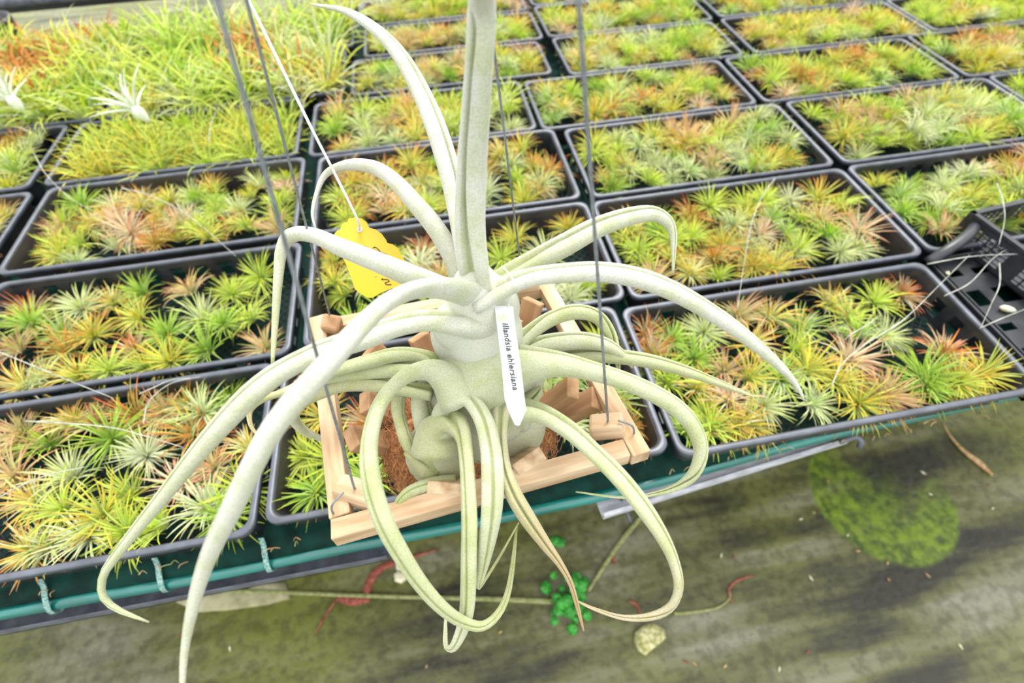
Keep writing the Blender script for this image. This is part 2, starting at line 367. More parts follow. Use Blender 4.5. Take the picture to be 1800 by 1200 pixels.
# name: x0, y0, w, d, kind, palette weights (lime green silver orange red pink gold), short place, plant kind
TR = [
 ('FL', -.562, -.006, .55, .268, 'slotted', (3, 3, 3, 3, 2, 3, 1), 'lower left tray'),
 ('L2', -.542, .275, .55, .268, 'slotted', (4, 4, 2, 3, 3, 2, 2), 'left tray below wire-like stalk'),
 ('L3', -.555, .565, .55, .268, 'solid', (4, 3, 3, 2, 1, 2, 2), 'left tray third up'),
 ('L4', -.575, .845, .55, .262, 'slotted', None, 'left tray fourth up'),
 ('FM', .0, .002, .547, .268, 'solid', (3, 3, 3, 2, 2, 1, 2), 'tray under wooden basket'),
 ('M2', .028, .28, .547, .268, 'solid', (3, 4, 3, 2, 2, 1, 1), 'tray behind yellow tag'),
 ('M3', .024, .56, .547, .265, 'slotted', (3, 3, 3, 3, 1, 1, 3), 'centre tray third up'),
 ('M4', .0, .832, .535, .238, 'slotted', (3, 1, 5, 2, 0, 2, 1), 'centre tray fourth up'),
 ('M5', .092, 1.09, .54, .20, 'solid', (3, 2, 3, 2, 0, 2, 3), 'centre tray fifth up'),
 ('M6', .125, 1.305, .53, .20, 'slotted', (3, 1, 2, 3, 1, 3, 2), 'centre tray sixth up'),
 ('M7', .12, 1.52, .53, .20, 'slotted', (4, 2, 2, 2, 0, 1, 3), 'centre tray seventh up'),
 ('FR', .556, -.01, .56, .27, 'slotted', None, 'lower right tray'),
 ('R2', .583, .275, .552, .268, 'solid', (4, 3, 4, 3, 1, 2, 2), 'right tray second up'),
 ('R3', .592, .555, .54, .26, 'slotted', (3, 3, 5, 2, 0, 1, 2), 'right tray third up'),
 ('R4', .545, .824, .545, .238, 'solid', (4, 3, 2, 3, 2, 1, 2), 'right tray fourth up'),
 ('R5', .675, 1.07, .50, .23, 'slotted', (4, 2, 4, 2, 0, 1, 2), 'right tray fifth up'),
 ('R6', .67, 1.31, .52, .23, 'slotted', (4, 2, 3, 1, 0, 1, 3), 'right tray sixth up'),
 ('R7', .67, 1.55, .52, .22, 'slotted', (4, 2, 3, 1, 0, 1, 3), 'right tray seventh up'),
 ('T2', 1.147, .278, .552, .268, 'slotted', (4, 5, 4, 1, 1, 1, 2), 'right edge tray behind crate'),
 ('T3', 1.152, .555, .55, .262, 'slotted', (4, 3, 4, 2, 0, 2, 2), 'far right tray third up'),
 ('T4', 1.107, .825, .54, .24, 'slotted', (4, 3, 2, 3, 2, 1, 3), 'far right tray fourth up'),
 ('T5', 1.205, 1.075, .55, .235, 'slotted', (4, 2, 3, 2, 0, 1, 3), 'far right tray fifth up'),
 ('T6', 1.215, 1.32, .55, .235, 'slotted', (4, 2, 3, 2, 0, 1, 3), 'far right tray sixth up'),
 ('U3', 1.712, .56, .55, .262, 'slotted', (4, 5, 3, 1, 0, 1, 2), 'rightmost tray third up'),
 ('U4', 1.665, .828, .55, .25, 'slotted', (4, 2, 2, 3, 1, 1, 4), 'rightmost tray fourth up'),
 ('U5', 1.765, 1.085, .55, .235, 'slotted', (4, 2, 3, 2, 0, 1, 3), 'rightmost tray fifth up'),
 ('K3', -1.135, .56, .55, .268, 'solid', (4, 3, 4, 1, 0, 1, 2), 'far left tray third up'),
 ('K4', -1.155, .845, .55, .262, 'slotted', (4, 3, 4, 2, 1, 1, 2), 'far left tray fourth up'),
 ('BL1', -.535, 1.118, .61, .262, 'slotted', None, 'back left bed'),
 ('BL2', -.535, 1.39, .63, .262, 'slotted', None, 'back left bed'),
 ('BL3', -1.10, 1.118, .55, .262, 'slotted', None, 'back left bed'),
 ('BL4', -1.10, 1.39, .55, .262, 'slotted', None, 'back left bed'),
]
TLAB = {
 'FL': 'black slotted tray of air plants at lower left corner of the bench',
 'L2': 'black slotted tray of air plants on the left, second from the front edge',
 'L3': 'plain walled black tray on the left, third from the front, below tall yellow-green plants',
 'L4': 'black tray on the left filled with tall grassy yellow-green plants, white stem inside',
 'FM': 'plain walled black tray mostly hidden under the hanging wooden basket',
 'M2': 'plain walled black tray directly behind the yellow tag and basket',
 'M3': 'black slotted tray behind the upright leaf, third from front in centre column',
 'M4': 'black tray of pale air plants, fourth from front in centre column',
 'M5': 'shallow black tray in centre column, fifth from front, raised pale grey rim',
 'M6': 'shallow black tray of orange-pink plants, sixth from front in centre column',
 'M7': 'shallow black tray at top centre, seventh from front in centre column',
 'FR': 'large slotted black tray at front right with widely spaced bright air plants',
 'R2': 'brownish plain walled tray just behind the large front right tray',
 'R3': 'black tray third from front in the column right of the upright leaf',
 'R4': 'plain walled black tray fourth from front in the column right of the upright leaf',
 'R5': 'black tray fifth from front in the column right of the upright leaf',
 'R6': 'black tray sixth from front in the column right of the upright leaf',
 'R7': 'black tray at the very back in the column right of the upright leaf',
 'T2': 'black tray at right edge behind the empty crate',
 'T3': 'black tray third from front in the right-hand column, full of pale plants',
 'T4': 'black tray fourth from front in the right-hand column holding a rust-red plant',
 'T5': 'black tray fifth from front in the right-hand column',
 'T6': 'black tray at the top edge in the right-hand column',
 'U3': 'black tray cut off by right edge, third row from front',
 'U4': 'black tray cut off by right edge, fourth row from front',
 'U5': 'black tray in upper right corner, fifth row from front',
 'K3': 'black tray cut off by left edge, third row from front',
 'K4': 'black tray cut off by left edge, fourth row from front',
 'BL1': 'black tray under the tall strap-leaved plants at back left, nearest its right end',
 'BL2': 'rearmost black tray under the tall strap-leaved plants at back left',
 'BL3': 'black tray at left edge under strap-leaved plants, beside silver plant',
 'BL4': 'black tray in upper left corner hidden under strap-leaved plants',
}
for (nm, x0, y0, w_, d_, kd, wt, pl) in TR:
    r = empty('black_tray', (x0, y0, 0), TLAB[nm], 'tray', 'black growing trays on the bench')
    for proto in tray_meshes(w_, d_, kd):
        c = proto.copy(); COL.objects.link(c); c.parent = r; c.name = proto.name.split('.')[0]

# ------------------------------------------------------------------ air plants
PAL = {
 'lime': ((236, 242, 186), (208, 228, 88), (236, 224, 100)), 'green': ((226, 238, 180), (172, 210, 74), (214, 222, 90)),
 'silver': ((246, 250, 236), (226, 234, 196), (232, 224, 160)), 'orange': ((240, 242, 184), (226, 230, 104), (244, 112, 56)),
 'red': ((230, 228, 160), (222, 184, 92), (236, 44, 48)), 'pink': ((246, 240, 216), (238, 216, 176), (226, 118, 92)),
 'gold': ((240, 242, 170), (234, 230, 96), (240, 186, 80))}
PN = ['lime', 'green', 'silver', 'orange', 'red', 'pink', 'gold']
PW = {'lime': 'lime green', 'green': 'leaf green', 'silver': 'silvery pale', 'orange': 'orange-tipped', 'red': 'red-tipped', 'pink': 'dusty pink', 'gold': 'golden yellow'}
def rosette(seed, pal, n=54, L=.046, wd=.0015, segs=5, spread=1.35, up=.6, droop=.5):
    rr = random.Random(seed); v = []; f = []; c = []
    cb, cm, ct = [lin(x) for x in PAL[pal]]
    alt = [lin(x) for x in PAL[rr.choice(['lime', 'green', 'silver'])]]
    for i in range(n):
        q = (i+.5)/n; phi = i*2.39996+rr.uniform(-.3, .3); th = spread*q**.7+rr.uniform(-.12, .12)
        ln = L*(.6+.45*math.sin(q*2.6))*rr.uniform(.75, 1.15)
        dr = np.array((math.cos(phi), math.sin(phi), 0)); upv = np.array((0, 0, 1.))
        side = np.array((-math.sin(phi), math.cos(phi), 0))
        bend = rr.uniform(.1, .9)*droop+.3*q; twist = rr.uniform(-.25, .25)
        p = dr*.003*q*2; a = th*.75
        w0 = wd*rr.uniform(.8, 1.2); base = len(v)
        mixv = rr.random()**2*.9; jit = rr.uniform(.7, 1.15)
        tipk = rr.uniform(.45, 1)
        for s in range(segs+1):
            t = s/segs
            d = dr*math.sin(a)+upv*math.cos(a)+side*twist*t; d = unit(d)
            nn = unit(np.cross(side, d)); wv = w0*(1-t)**.65+.00015
            v += [p-side*wv, p+side*wv, p-nn*wv*.7] if s < segs+1 else []
            kt = (max(0, t-.40)/.60)**.9*tipk; cc = cb*(1-t/.4)+cm*(t/.4) if t < .4 else cm*(1-kt)+ct*kt
            ca = alt[0]*(1-t)+alt[1]*t
            cc = (cc*(1-mixv)+ca*mixv)*jit; c += [cc]*3
            p = p+d*ln/segs; a += bend/segs*(1+t)
        for s in range(segs):
            b0 = base+3*s
            for j in range(3): j2 = (j+1) % 3; f.append((b0+j, b0+j2, b0+3+j2, b0+3+j))
        f.append((base+2, base+1, base)); f.append((base+3*segs, base+3*segs+1, base+3*segs+2))
    return np.array(v), f, np.clip(np.array(c), 0, .95)
ION = {}
for pn in PN:
    ION[pn] = []
    for k in range(4):
        n_, L_, sp_, dr_ = [(84, .048, 1.5, .9), (72, .052, 1.3, 1.0), (94, .044, 1.65, .7), (80, .053, 1.5, 1.4)][k]
        v, f, c = rosette(hash(pn) % 1000 if False else PN.index(pn)*10+k, pn, n_, L_, .0014, 6, sp_, .6, dr_)
        o = mk('air_plant', v, f, M_air, cols=c, smooth=False); COL.objects.unlink(o); ION[pn].append((o.data, v, f, c))
STR = []
for k, (pn, wd_, L_) in enumerate((('lime', .0036, .12), ('lime', .0042, .105), ('gold', .0034, .12), ('red', .0042, .10), ('green', .0038, .115), ('silver', .0032, .125))):
    v, f, c = rosette(500+k, pn, 34, L_, wd_, 7, 1.15, .6, 1.3); o = mk('strap_leaf_air_plant', v, f, M_air, cols=c, smooth=False); COL.objects.unlink(o); STR.append((o.data, pn))
GRS = []
for k, pn in enumerate(('lime', 'lime', 'gold', 'lime')):
    v, f, c = rosette(600+k, pn, 44, .088, .0022, 6, .95, .6, 1.2); o = mk('grassy_air_plant', v, f, M_air, cols=c, smooth=False); COL.objects.unlink(o); GRS.append((o.data, pn))
ORD = ['first', 'second', 'third', 'fourth', 'fifth', 'sixth', 'seventh', 'eighth', 'ninth', 'tenth', 'eleventh', 'twelfth', 'thirteenth']
rnd = random.Random(11)
FRP = [(1135, 560, 'red'), (1185, 585, 'green'), (1128, 612, 'red'), (1245, 570, 'silver'), (1285, 635, 'pink'), (1365, 545, 'orange'), (1465, 515, 'orange'), (1402, 600, 'lime'), (1552, 515, 'lime'), (1568, 575, 'silver'), (1592, 490, 'red'), (1675, 610, 'red'), (1750, 645, 'gold'), (1640, 650, 'green'), (1565, 680, 'pink'), (1500, 620, 'pink'), (1432, 700, 'silver'), (1352, 700, 'silver'), (1325, 650, 'gold'), (1250, 715, 'lime'), (1180, 660, 'lime'), (1230, 668, 'orange'), (1205, 770, 'green'), (1262, 752, 'lime'), (1312, 745, 'orange'), (1500, 545, 'lime'), (1605, 720, 'pink'), (1480, 660, 'gold'), (1720, 680, 'orange'), (1330, 590, 'orange'), (1420, 560, 'green'), (1340, 750, 'gold'), (1385, 655, 'green'), (1290, 690, 'pink'), (1150, 640, 'green'), (1520, 580, 'green'), (1530, 700, 'gold'), (1700, 655, 'lime'), (1430, 640, 'gold'), (1225, 615, 'green'), (1300, 540, 'pink'), (1660, 690, 'green')]
L2P = [(30, 530, 'red'), (132, 530, 'silver'), (90, 570, 'green'), (182, 515, 'orange'), (235, 545, 'gold'), (325, 500, 'pink'), (448, 470, 'lime'), (340, 545, 'silver'), (432, 545, 'lime'), (95, 600, 'red'), (20, 605, 'pink'), (145, 575, 'orange'), (222, 600, 'red'), (285, 630, 'gold'), (352, 600, 'green'), (455, 600, 'pink'), (178, 640, 'lime'), (60, 650, 'silver'), (12, 685, 'orange'), (110, 670, 'orange'), (240, 500, 'green'), (385, 560, 'green'), (280, 575, 'green'), (230, 650, 'lime'), (40, 560, 'green'), (395, 500, 'lime')]
FLP = [(35, 720, 'pink'), (125, 710, 'orange'), (228, 705, 'red'), (275, 710, 'pink'), (345, 715, 'silver'), (400, 655, 'green'), (325, 665, 'orange'), (240, 790, 'silver'), (180, 765, 'green'), (325, 755, 'red'), (360, 810, 'pink'), (425, 780, 'orange'), (65, 770, 'green'), (10, 770, 'pink'), (345, 885, 'silver'), (215, 860, 'lime'), (105, 830, 'silver'), (40, 870, 'orange'), (165, 900, 'gold'), (275, 915, 'lime'), (60, 950, 'silver'), (15, 985, 'orange'), (125, 970, 'silver'), (205, 930, 'lime'), (10, 830, 'pink'), (300, 840, 'pink'), (420, 850, 'lime'), (95, 890, 'lime'), (160, 690, 'pink'), (385, 900, 'green')]
FMP = [(520, 790, 'lime'), (545, 860, 'green'), (560, 720, 'orange'), (1110, 735, 'red'), (1105, 690, 'green'), (640, 830, 'green'), (640, 730, 'red'), (1010, 650, 'green'), (1060, 600, 'lime'), (970, 680, 'silver'), (740, 760, 'green'), (850, 740, 'lime'), (1000, 740, 'silver'), (530, 690, 'orange'), (1050, 680, 'silver'), (690, 700, 'lime'), (580, 800, 'lime')]
M2P = [(600, 500, 'lime'), (560, 490, 'gold'), (620, 560, 'green'), (640, 480, 'silver'), (740, 415, 'red'), (735, 455, 'silver'), (905, 410, 'gold'), (960, 440, 'silver'), (1000, 385, 'orange'), (975, 505, 'silver'), (1030, 490, 'lime'), (930, 470, 'green'), (880, 440, 'lime'), (690, 440, 'lime'), (770, 480, 'pink'), (580, 450, 'orange'), (680, 540, 'green'), (760, 540, 'lime'), (1010, 530, 'silver')]
LIST = {'FR': FRP, 'L2': L2P, 'FL': FLP, 'FM': FMP, 'M2': M2P}
ions = []; straps = []; grs = []
for (nm, x0, y0, w_, d_, kd, wt, pl) in TR:
    H0 = -.045
    def ok(X): 
        p = project(X); return -170 < p[0] < 1970 and -130 < p[1] < 1330
    if nm in LIST:
        for (px, py, pn) in LIST[nm]:
            X = at(px, py, -.012); X[0] = min(max(X[0], x0+.035), x0+w_-.035); X[1] = min(max(X[1], y0+.046), y0+d_-.035)
            X[2] = -.041+rnd.uniform(-.004, .008)
            ions.append([X, pn, nm, rnd.uniform(.95, 1.2)])
    elif wt is not None:
        nx, ny = (8, 5) if d_ > .25 else (8, 4)
        for i in range(nx):
            for j in range(ny):
                X = np.array((x0+.035+(w_-.07)*(i+.5+rnd.uniform(-.38, .38))/nx, y0+.034+(d_-.07)*(j+.5+rnd.uniform(-.36, .36))/ny, -.032+rnd.uniform(-.006, .012)))
                pn = rnd.choices(PN, wt)[0]
                if ok(X): ions.append([X, pn, nm, rnd.uniform(.85, 1.15)])
    elif nm == 'L4':
        for i in range(9):
            for j in range(4):
                X = np.array((x0+.03+(w_-.06)*(i+.5+rnd.uniform(-.3, .3))/9, y0+.03+(d_-.06)*(j+.5+rnd.uniform(-.3, .3))/4, -.045))
                grs.append([X, i, j])
    else:
        for i in range(8):
            for j in range(4):
                X = np.array((x0+.01+(w_-.02)*(i+.5+rnd.uniform(-.3, .3))/8, y0+.015+(d_-.03)*(j+.5+rnd.uniform(-.3, .3))/4, -.03))
                if ok(X): straps.append([X, nm])
ions.sort(key=lambda q: depth(q[0])*1.0 + (0 if (0 <= project(q[0])[0] <= 1800 and 0 <= project(q[0])[1] <= 1200) else .6))
near, rest = ions[:300], ions[300:]
bytray = {}
for q in near: bytray.setdefault(q[2], []).append(q)
place = {t[0]: (t[7], t[2], t[4]) for t in TR}
def put(name, data, X, rot, sc):
    o = bpy.data.objects.new(name, data); COL.objects.link(o); o.location = X; o.rotation_euler = rot; o.scale = (sc,)*3; return o
for nm, qs in bytray.items():
    pl, y0, d_ = place[nm]
    rows = {}
    for q in qs: rows.setdefault(min(3, max(0, int((q[0][1]-y0)/d_*4))), []).append(q)
    for r_, lst in rows.items():
        lst.sort(key=lambda q: q[0][0])
        for i, q in enumerate(lst):
            data = rnd.choice(ION[q[1]])[0]
            tilt = rnd.uniform(0, .65); az = rnd.uniform(0, 6.28)
            o = put('air_plant', data, q[0], (tilt*math.cos(az)-.1, tilt*math.sin(az), rnd.uniform(0, 6.28)), q[3])
            tag(o, '%s spiky air plant, %s from left in %s row, %s' % (PW[q[1]], ORD[min(i, 12)], ['front', 'second', 'third', 'back'][r_], pl), 'air plant', 'small spiky air plants in the black trays')
# the plants farther back, past the first three hundred
V = []; F = []; Cc = []; off = 0
for q in rest:
    _, v, f, c = rnd.choice(ION[q[1]])
    tilt = rnd.uniform(0, .6); az = rnd.uniform(0, 6.28)
    R_ = np.array((Matrix.Rotation(tilt*math.cos(az)-.1, 3, 'X') @ Matrix.Rotation(tilt*math.sin(az), 3, 'Y') @ Matrix.Rotation(rnd.uniform(0, 6.28), 3, 'Z')))
    V.append((v*q[3]*1.12) @ R_.T + q[0]+np.array((0, 0, .010))); F += [tuple(i+off for i in t) for t in f]; Cc.append(c); off += len(v)
o = mk('distant_air_plants', np.vstack(V), F, M_air, cols=np.vstack(Cc), smooth=False)
tag(o, 'many small pale yellow-green air plants filling the farther black trays', 'air plants', kind='stuff')
srows = {}
for q in straps: srows.setdefault(int((q[0][1]-1.1)/.068), []).append(q)
LINE = ['front', 'second', 'third', 'fourth', 'fifth', 'sixth', 'seventh', 'eighth', 'back']
for ri, lst in srows.items():
    lst.sort(key=lambda q: q[0][0])
    for i, q in enumerate(lst):
        k = rnd.choices(range(6), (4, 4, 2.5, .3, 3, 3))[0]
        p = project(q[0])
        for (cx, cy, hw, hh) in ((90, 150, 50, 40), (440, 130, 40, 32), (190, 80, 30, 16)):
            if abs(p[0]-cx) < hw and abs(p[1]-cy) < hh: k = 3
        data, pn = STR[k]
        tag(put('strap_leaf_air_plant', data, q[0], (rnd.uniform(-.3, .3)-.15, rnd.uniform(-.3, .3), rnd.uniform(0, 6.28)), rnd.uniform(1.0, 1.35)),
            '%s arching strap-leaved plant, %s from left in %s line of upper left bed' % ({'lime': 'lime green', 'gold': 'golden yellow', 'red': 'rust red', 'green': 'fresh green', 'silver': 'pale silvery'}[pn], (ORD+['fourteenth', 'fifteenth', 'sixteenth', 'seventeenth', 'eighteenth', 'nineteenth', 'twentieth', 'twenty-first', 'rightmost'])[min(i, 21)], LINE[min(ri, 8)]), 'air plant', 'strap-leaved plants in the upper left bed')
for q in grs:
    data, pn = rnd.choice(GRS)
    tag(put('grassy_air_plant', data, q[0], (rnd.uniform(-.25, .25)-.1, rnd.uniform(-.25, .25), rnd.uniform(0, 6.28)), rnd.uniform(.95, 1.25)),
        'grassy yellow-green air plant, %s from left in %s row of left tray fourth up' % (ORD[q[1]], ['front', 'second', 'third', 'back'][q[2]]), 'air plant', 'grassy plants in the fourth tray up on the left')
# silver plants on the bed
for (px, py, z, lab, s_) in ((262, 214, .05, 'silver-white many-armed air plant leaning over the bed at upper left', 1.0), (42, 195, .03, 'pale silver air plant at left edge above the trays', .9)):
    rr = random.Random(px); base = at(px, py, z); r = empty('silver_air_plant', base, lab, 'air plant')
    cv = lin((220, 226, 214))
    ax = unit(at(px-45, py-42, z+.05)-base)
    sd = unit(np.cross(ax, (0, 0, 1.))); u2 = np.cross(sd, ax)
    mb = MB(); mb.tube(spline([base, base+ax*.02, base+ax*.045], 8), [.004, .007, .010, .012, .013, .012, .009, .004], 10)
    mk('bulb', mb.v, mb.f, M_leaf, r, cols=[cv]*len(mb.v))
    for k in range(14):
        a = k*2.4; sp_ = .35+.09*k
        d1 = unit(ax*math.cos(sp_*.7)+(sd*math.cos(a)+u2*math.sin(a))*math.sin(sp_*.7)); d2 = unit(d1*.6+(sd*math.cos(a)+u2*math.sin(a))*.8)
        L_ = rr.uniform(.06, .085)*s_; p0 = base+ax*.03
        pts = spline([p0, p0+d1*L_*.4, p0+d1*L_*.7+d2*L_*.15, p0+d1*L_*.8+d2*L_*.45], 10)
        mb = MB(); mb.tube(pts, np.linspace(.0042, .0006, 10), 7); mk('leaf', mb.v, mb.f, M_leaf, r, cols=[cv]*len(mb.v))

# ------------------------------------------------------------------ black shelf tray and crate at the right
st = empty('shelf_tray', (1.142, .0, -.058), 'empty black shelf tray with rectangular slots right of the front right tray', 'tray')
mb = MB(); X0, X1, Y0, Y1, Z = 1.142, 1.69, 0.0, .272, -.03
ys = [Y0, .04, .075, .11, .125, .165, .20, .235, .25, Y1]
xs = [X0]; 
while xs[-1] < X1-.05: xs += [xs[-1]+.022, xs[-1]+.022+.04]
xs.append(X1)
for i in range(len(xs)-1):
    hole = i % 2 == 1
    if not hole: mb.box(xs[i], Y0, Z-.003, xs[i+1], Y1, Z)
    else:
        for j in range(0, len(ys)-1, 2): mb.box(xs[i], ys[j], Z-.003, xs[i+1], ys[j+1], Z)
mk('slotted_deck', mb.v, mb.f, M_tray, st, smooth=False)
mb = MB()
for (a, b_, c, d_) in ((X0, Y0, X1, Y0+.004), (X0, Y1-.004, X1, Y1), (X0, Y0, X0+.004, Y1), (X1-.004, Y0, X1, Y1)): mb.box(a, b_, -.062, c, d_, -.012)
mb.box(X0+.012, Y0+.004, -.03, X0+.016, Y1-.004, -.022); mb.box(X0+.024, Y0+.004, -.03, X0+.027, Y1-.004, -.024)
mk('side_wall', mb.v, mb.f, M_tray, st, smooth=False)
mb = MB()   # curved carry handle at the back left corner
h0 = at(1630, 462, -.01); h1 = at(1665, 440, .012); h2 = at(1700, 415, .02); h3 = at(1716, 395, .015)
mb.tube(spline([h0, h1, h2, h3], 12), .010, 10); mk('handle', mb.v, mb.f, M_tray, st)
# crate
ca = at(1706, 371, .035)
cr_ = empty('black_crate', (ca[0], ca[1], -.03), 'small black crate with round lattice panels standing on the slotted shelf tray', 'crate')
e1 = at(1800, 439, .035)-ca; e1[2] = 0; e1 = unit(e1)   # near side direction
e2 = at(1800, 349, .035)-ca; e2[2] = 0; e2 = unit(e2)
LL, DD = .40, .28; HH = .064
def slab(mb, o_, u, v_, n, lu, lv, th):
    c = [o_+u*a*lu+v_*b*lv+n*t*th for t in (0, 1) for b in (0, 1) for a in (0, 1)]
    mb.add(c, [(0, 2, 3, 1), (4, 5, 7, 6), (0, 1, 5, 4), (2, 6, 7, 3), (0, 4, 6, 2), (1, 3, 7, 5)])
UPV = np.array((0, 0, 1.0)); cb = ca-UPV*HH
n1 = unit(np.cross(e1, UPV)); n2 = unit(np.cross(UPV, e2))
if np.dot(n1, e2) < 0: n1 = -n1
if np.dot(n2, e1) < 0: n2 = -n2
mb = MB()
for (o_, u, n_, l_) in ((ca, e1, n1, LL), (ca, e2, n2, DD), (ca+e2*DD, e1, -n1, LL), (ca+e1*LL, e2, -n2, DD)): slab(mb, o_-UPV*.008, u, UPV, n_, l_, .008, .009)
mk('rim', mb.v, mb.f, M_tray, cr_, smooth=False)
mb = MB()
for (o_, u, n_, l_) in ((cb, e1, n1, LL), (cb, e2, n2, DD), (cb+e2*DD, e1, -n1, LL)):
    slab(mb, o_, u, UPV, n_, l_, .010, .004); slab(mb, o_+UPV*.048, u, UPV, n_, l_, .010, .004)
    k = 0
    while k*.1 < l_-.02:
        slab(mb, o_+u*(k*.1)+UPV*.01, u, UPV, n_, .028, .038, .004)
        for q in range(5): slab(mb, o_+u*(k*.1+.028+.014*q)+UPV*.01, u, UPV, n_, .0025, .038, .003)
        for q in range(4): slab(mb, o_+u*(k*.1+.028)+UPV*(.014+q*.009), u, UPV, n_, .072, .0022, .003)
        k += 1
slab(mb, cb, e1, e2, UPV, LL, DD, .003)
mk('lattice_wall', mb.v, mb.f, M_tray, cr_, smooth=False)
def bud(px, py, z, lab, mat=None, L_=.018, r_=.005, ang=0.0):
    X = at(px, py, z); d = np.array((math.cos(ang), math.sin(ang), 0)); mb = MB()
    mb.tube([X-d*L_/2, X-d*L_*.3, X, X+d*L_*.3, X+d*L_/2], [r_*.3, r_*.9, r_, r_*.7, r_*.15], 8)
    return tag(mk('fallen_bud', mb.v, mb.f, mat or M_cream), lab, 'bud')
bud(1772, 543, -.024, 'pale yellow fallen bud on the black slotted shelf tray', ang=-.6, L_=.024, r_=.0055)
bud(1665, 480, -.026, 'small cream petal beside the handle of the shelf tray', ang=.4, L_=.012, r_=.004)
# black pot at the left top edge
pt = at(-6, 60, -.0); mb = MB(); v = []; f = []
pf = [(.0, -.064), (.05, -.064), (.062, .0), (.068, .03), (.068, .042), (.062, .042), (.058, .0), (.045, -.058), (0, -.058)]
for (r_, z_) in pf:
    for j in range(24): a = j*math.pi/12; v.append((pt[0]+r_*math.cos(a), pt[1]+r_*math.sin(a), z_))
for k in range(len(pf)-1):
    for j in range(24): j2 = (j+1) % 24; f.append((k*24+j, k*24+j2, (k+1)*24+j2, (k+1)*24+j))
tag(mk('plant_pot', v, f, M_tray), 'round black plant pot at the upper left corner beyond the plants', 'pot')

# ------------------------------------------------------------------ basket
A = {'FL': np.array((.170, -.109, .25)), 'FR': np.array((.432, -.085, .25)), 'BR': np.array((.400, .150, .222)), 'BL': np.array((.129, .135, .225))}
BC = sum(A.values())/4
basket = empty('wooden_basket', (BC[0], BC[1], .12), 'square pale wooden slatted orchid basket hanging on four wires in front of the bench', 'basket')
def bar(name, p, q, wd, ht, upv, mat, parent, bev=.0012):
    p = np.array(p, float); q = np.array(q, float); L_ = np.linalg.norm(q-p); x = unit(q-p); z = unit(upv-np.dot(upv, x)*x); y = np.cross(z, x)
    mb = MB(); mb.box(-L_/2, -wd/2, -ht/2, L_/2, wd/2, ht/2)
    o = mk(name, mb.v, mb.f, mat, smooth=False)
    M = Matrix(((x[0], y[0], z[0], 0), (x[1], y[1], z[1], 0), (x[2], y[2], z[2], 0), (0, 0, 0, 1)))
    c = (p+q)/2; M = Matrix.Translation(c) @ M
    o.parent = parent; o.matrix_basis = Matrix.Translation(-Vector(parent.location)) @ M
    b_ = o.modifiers.new('b', 'BEVEL'); b_.width = bev; b_.segments = 2; return o
nrm = unit(np.cross(A['FR']-A['FL'], A['BL']-A['FL'])); BW = .0165; BH = .0155
def inn(P): return unit(np.r_[(BC-P)[:2], 0])
hz = -nrm*BH/2
exf = unit(A['FR']-A['FL']); ey = unit(np.cross(nrm, exf))
bar('top_bar', A['FL']+ey*BW/2+hz, A['FR']+ey*BW/2+hz-exf*.0175, BW, BH, nrm, M_wood, basket)
exb = unit(A['BR']-A['BL']); eyb = unit(np.cross(nrm, exb))
bar('top_bar', A['BL']-eyb*BW/2+hz+exb*.01, A['BR']-eyb*BW/2+hz-exb*.01, BW, BH, nrm, M_wood, basket)
exl = unit(A['BL']-A['FL']); eyl = unit(np.cross(nrm, exl))
bar('top_bar', A['FL']-eyl*BW/2+hz+exl*.0168, A['BL']-eyl*BW/2+hz+exl*.006, BW, BH, nrm, M_wood, basket)
exr = unit(A['BR']-A['FR']); eyr = unit(np.cross(nrm, exr))
bar('top_bar', A['FR']+eyr*BW/2+hz-exr*.001, A['BR']+eyr*BW/2+hz+exr*.006, BW, BH, nrm, M_wood, basket)
WP = {'FL': np.array((.188, -.074, .25)), 'FR': np.array((.404, -.056, .25)), 'BL': np.array((.155, .129, .225)), 'BR': np.array((.370, .171, .24))}
WP['BR'] = np.array((.366, .135, .232)); WP['BL'] = np.array((.157, .118, .232))
CE = np.array((.288, .012, 0))
for k in ('FL', 'FR', 'BL', 'BR'):
    c = WP[k]; d = unit(np.r_[(CE-c)[:2], 0]); t = np.array((-d[1], d[0], 0)); 
    zz = 0
    if k == 'FL': dd = unit(np.array((.9, -.45, 0))); hl = .0175; zz = -.006
    elif k == 'FR': dd = unit(np.array((.75, -.2, .25))); hl = .015; zz = -.004
    elif k == 'BL': dd = unit(np.array((.2, -.5, .8))); hl = .022; zz = .0
    else: dd = unit(t*.9-d*.6); hl = .018; zz = .002
    cc = c+np.array((0, 0, zz))
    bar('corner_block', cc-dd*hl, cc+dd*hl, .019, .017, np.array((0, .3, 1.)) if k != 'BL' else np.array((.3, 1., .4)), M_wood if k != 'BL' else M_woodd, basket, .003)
# slanting slats down to a small foot
bz = .135
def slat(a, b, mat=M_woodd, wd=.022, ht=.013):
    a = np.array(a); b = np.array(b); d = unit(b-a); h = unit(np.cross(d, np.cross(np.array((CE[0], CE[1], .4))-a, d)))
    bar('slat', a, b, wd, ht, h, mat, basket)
def edge(k1, k2, t, inset, z): 
    P = A[k1]*(1-t)+A[k2]*t; Q = P+inn(P)*inset; Q[2] = z; return Q
for (px, py, z) in ((932, 812, .251), (780, 862, .250)):
    top = at(px, py, z); bot = np.r_[CE[:2]*.62+top[:2]*.38, bz]; slat(top, bot, M_wood, .028, .013)
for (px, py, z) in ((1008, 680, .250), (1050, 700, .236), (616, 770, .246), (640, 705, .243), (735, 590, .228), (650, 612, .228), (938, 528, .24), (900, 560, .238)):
    top = at(px, py, z); bot = np.r_[CE[:2]*.62+top[:2]*.38, bz]; slat(top, bot)
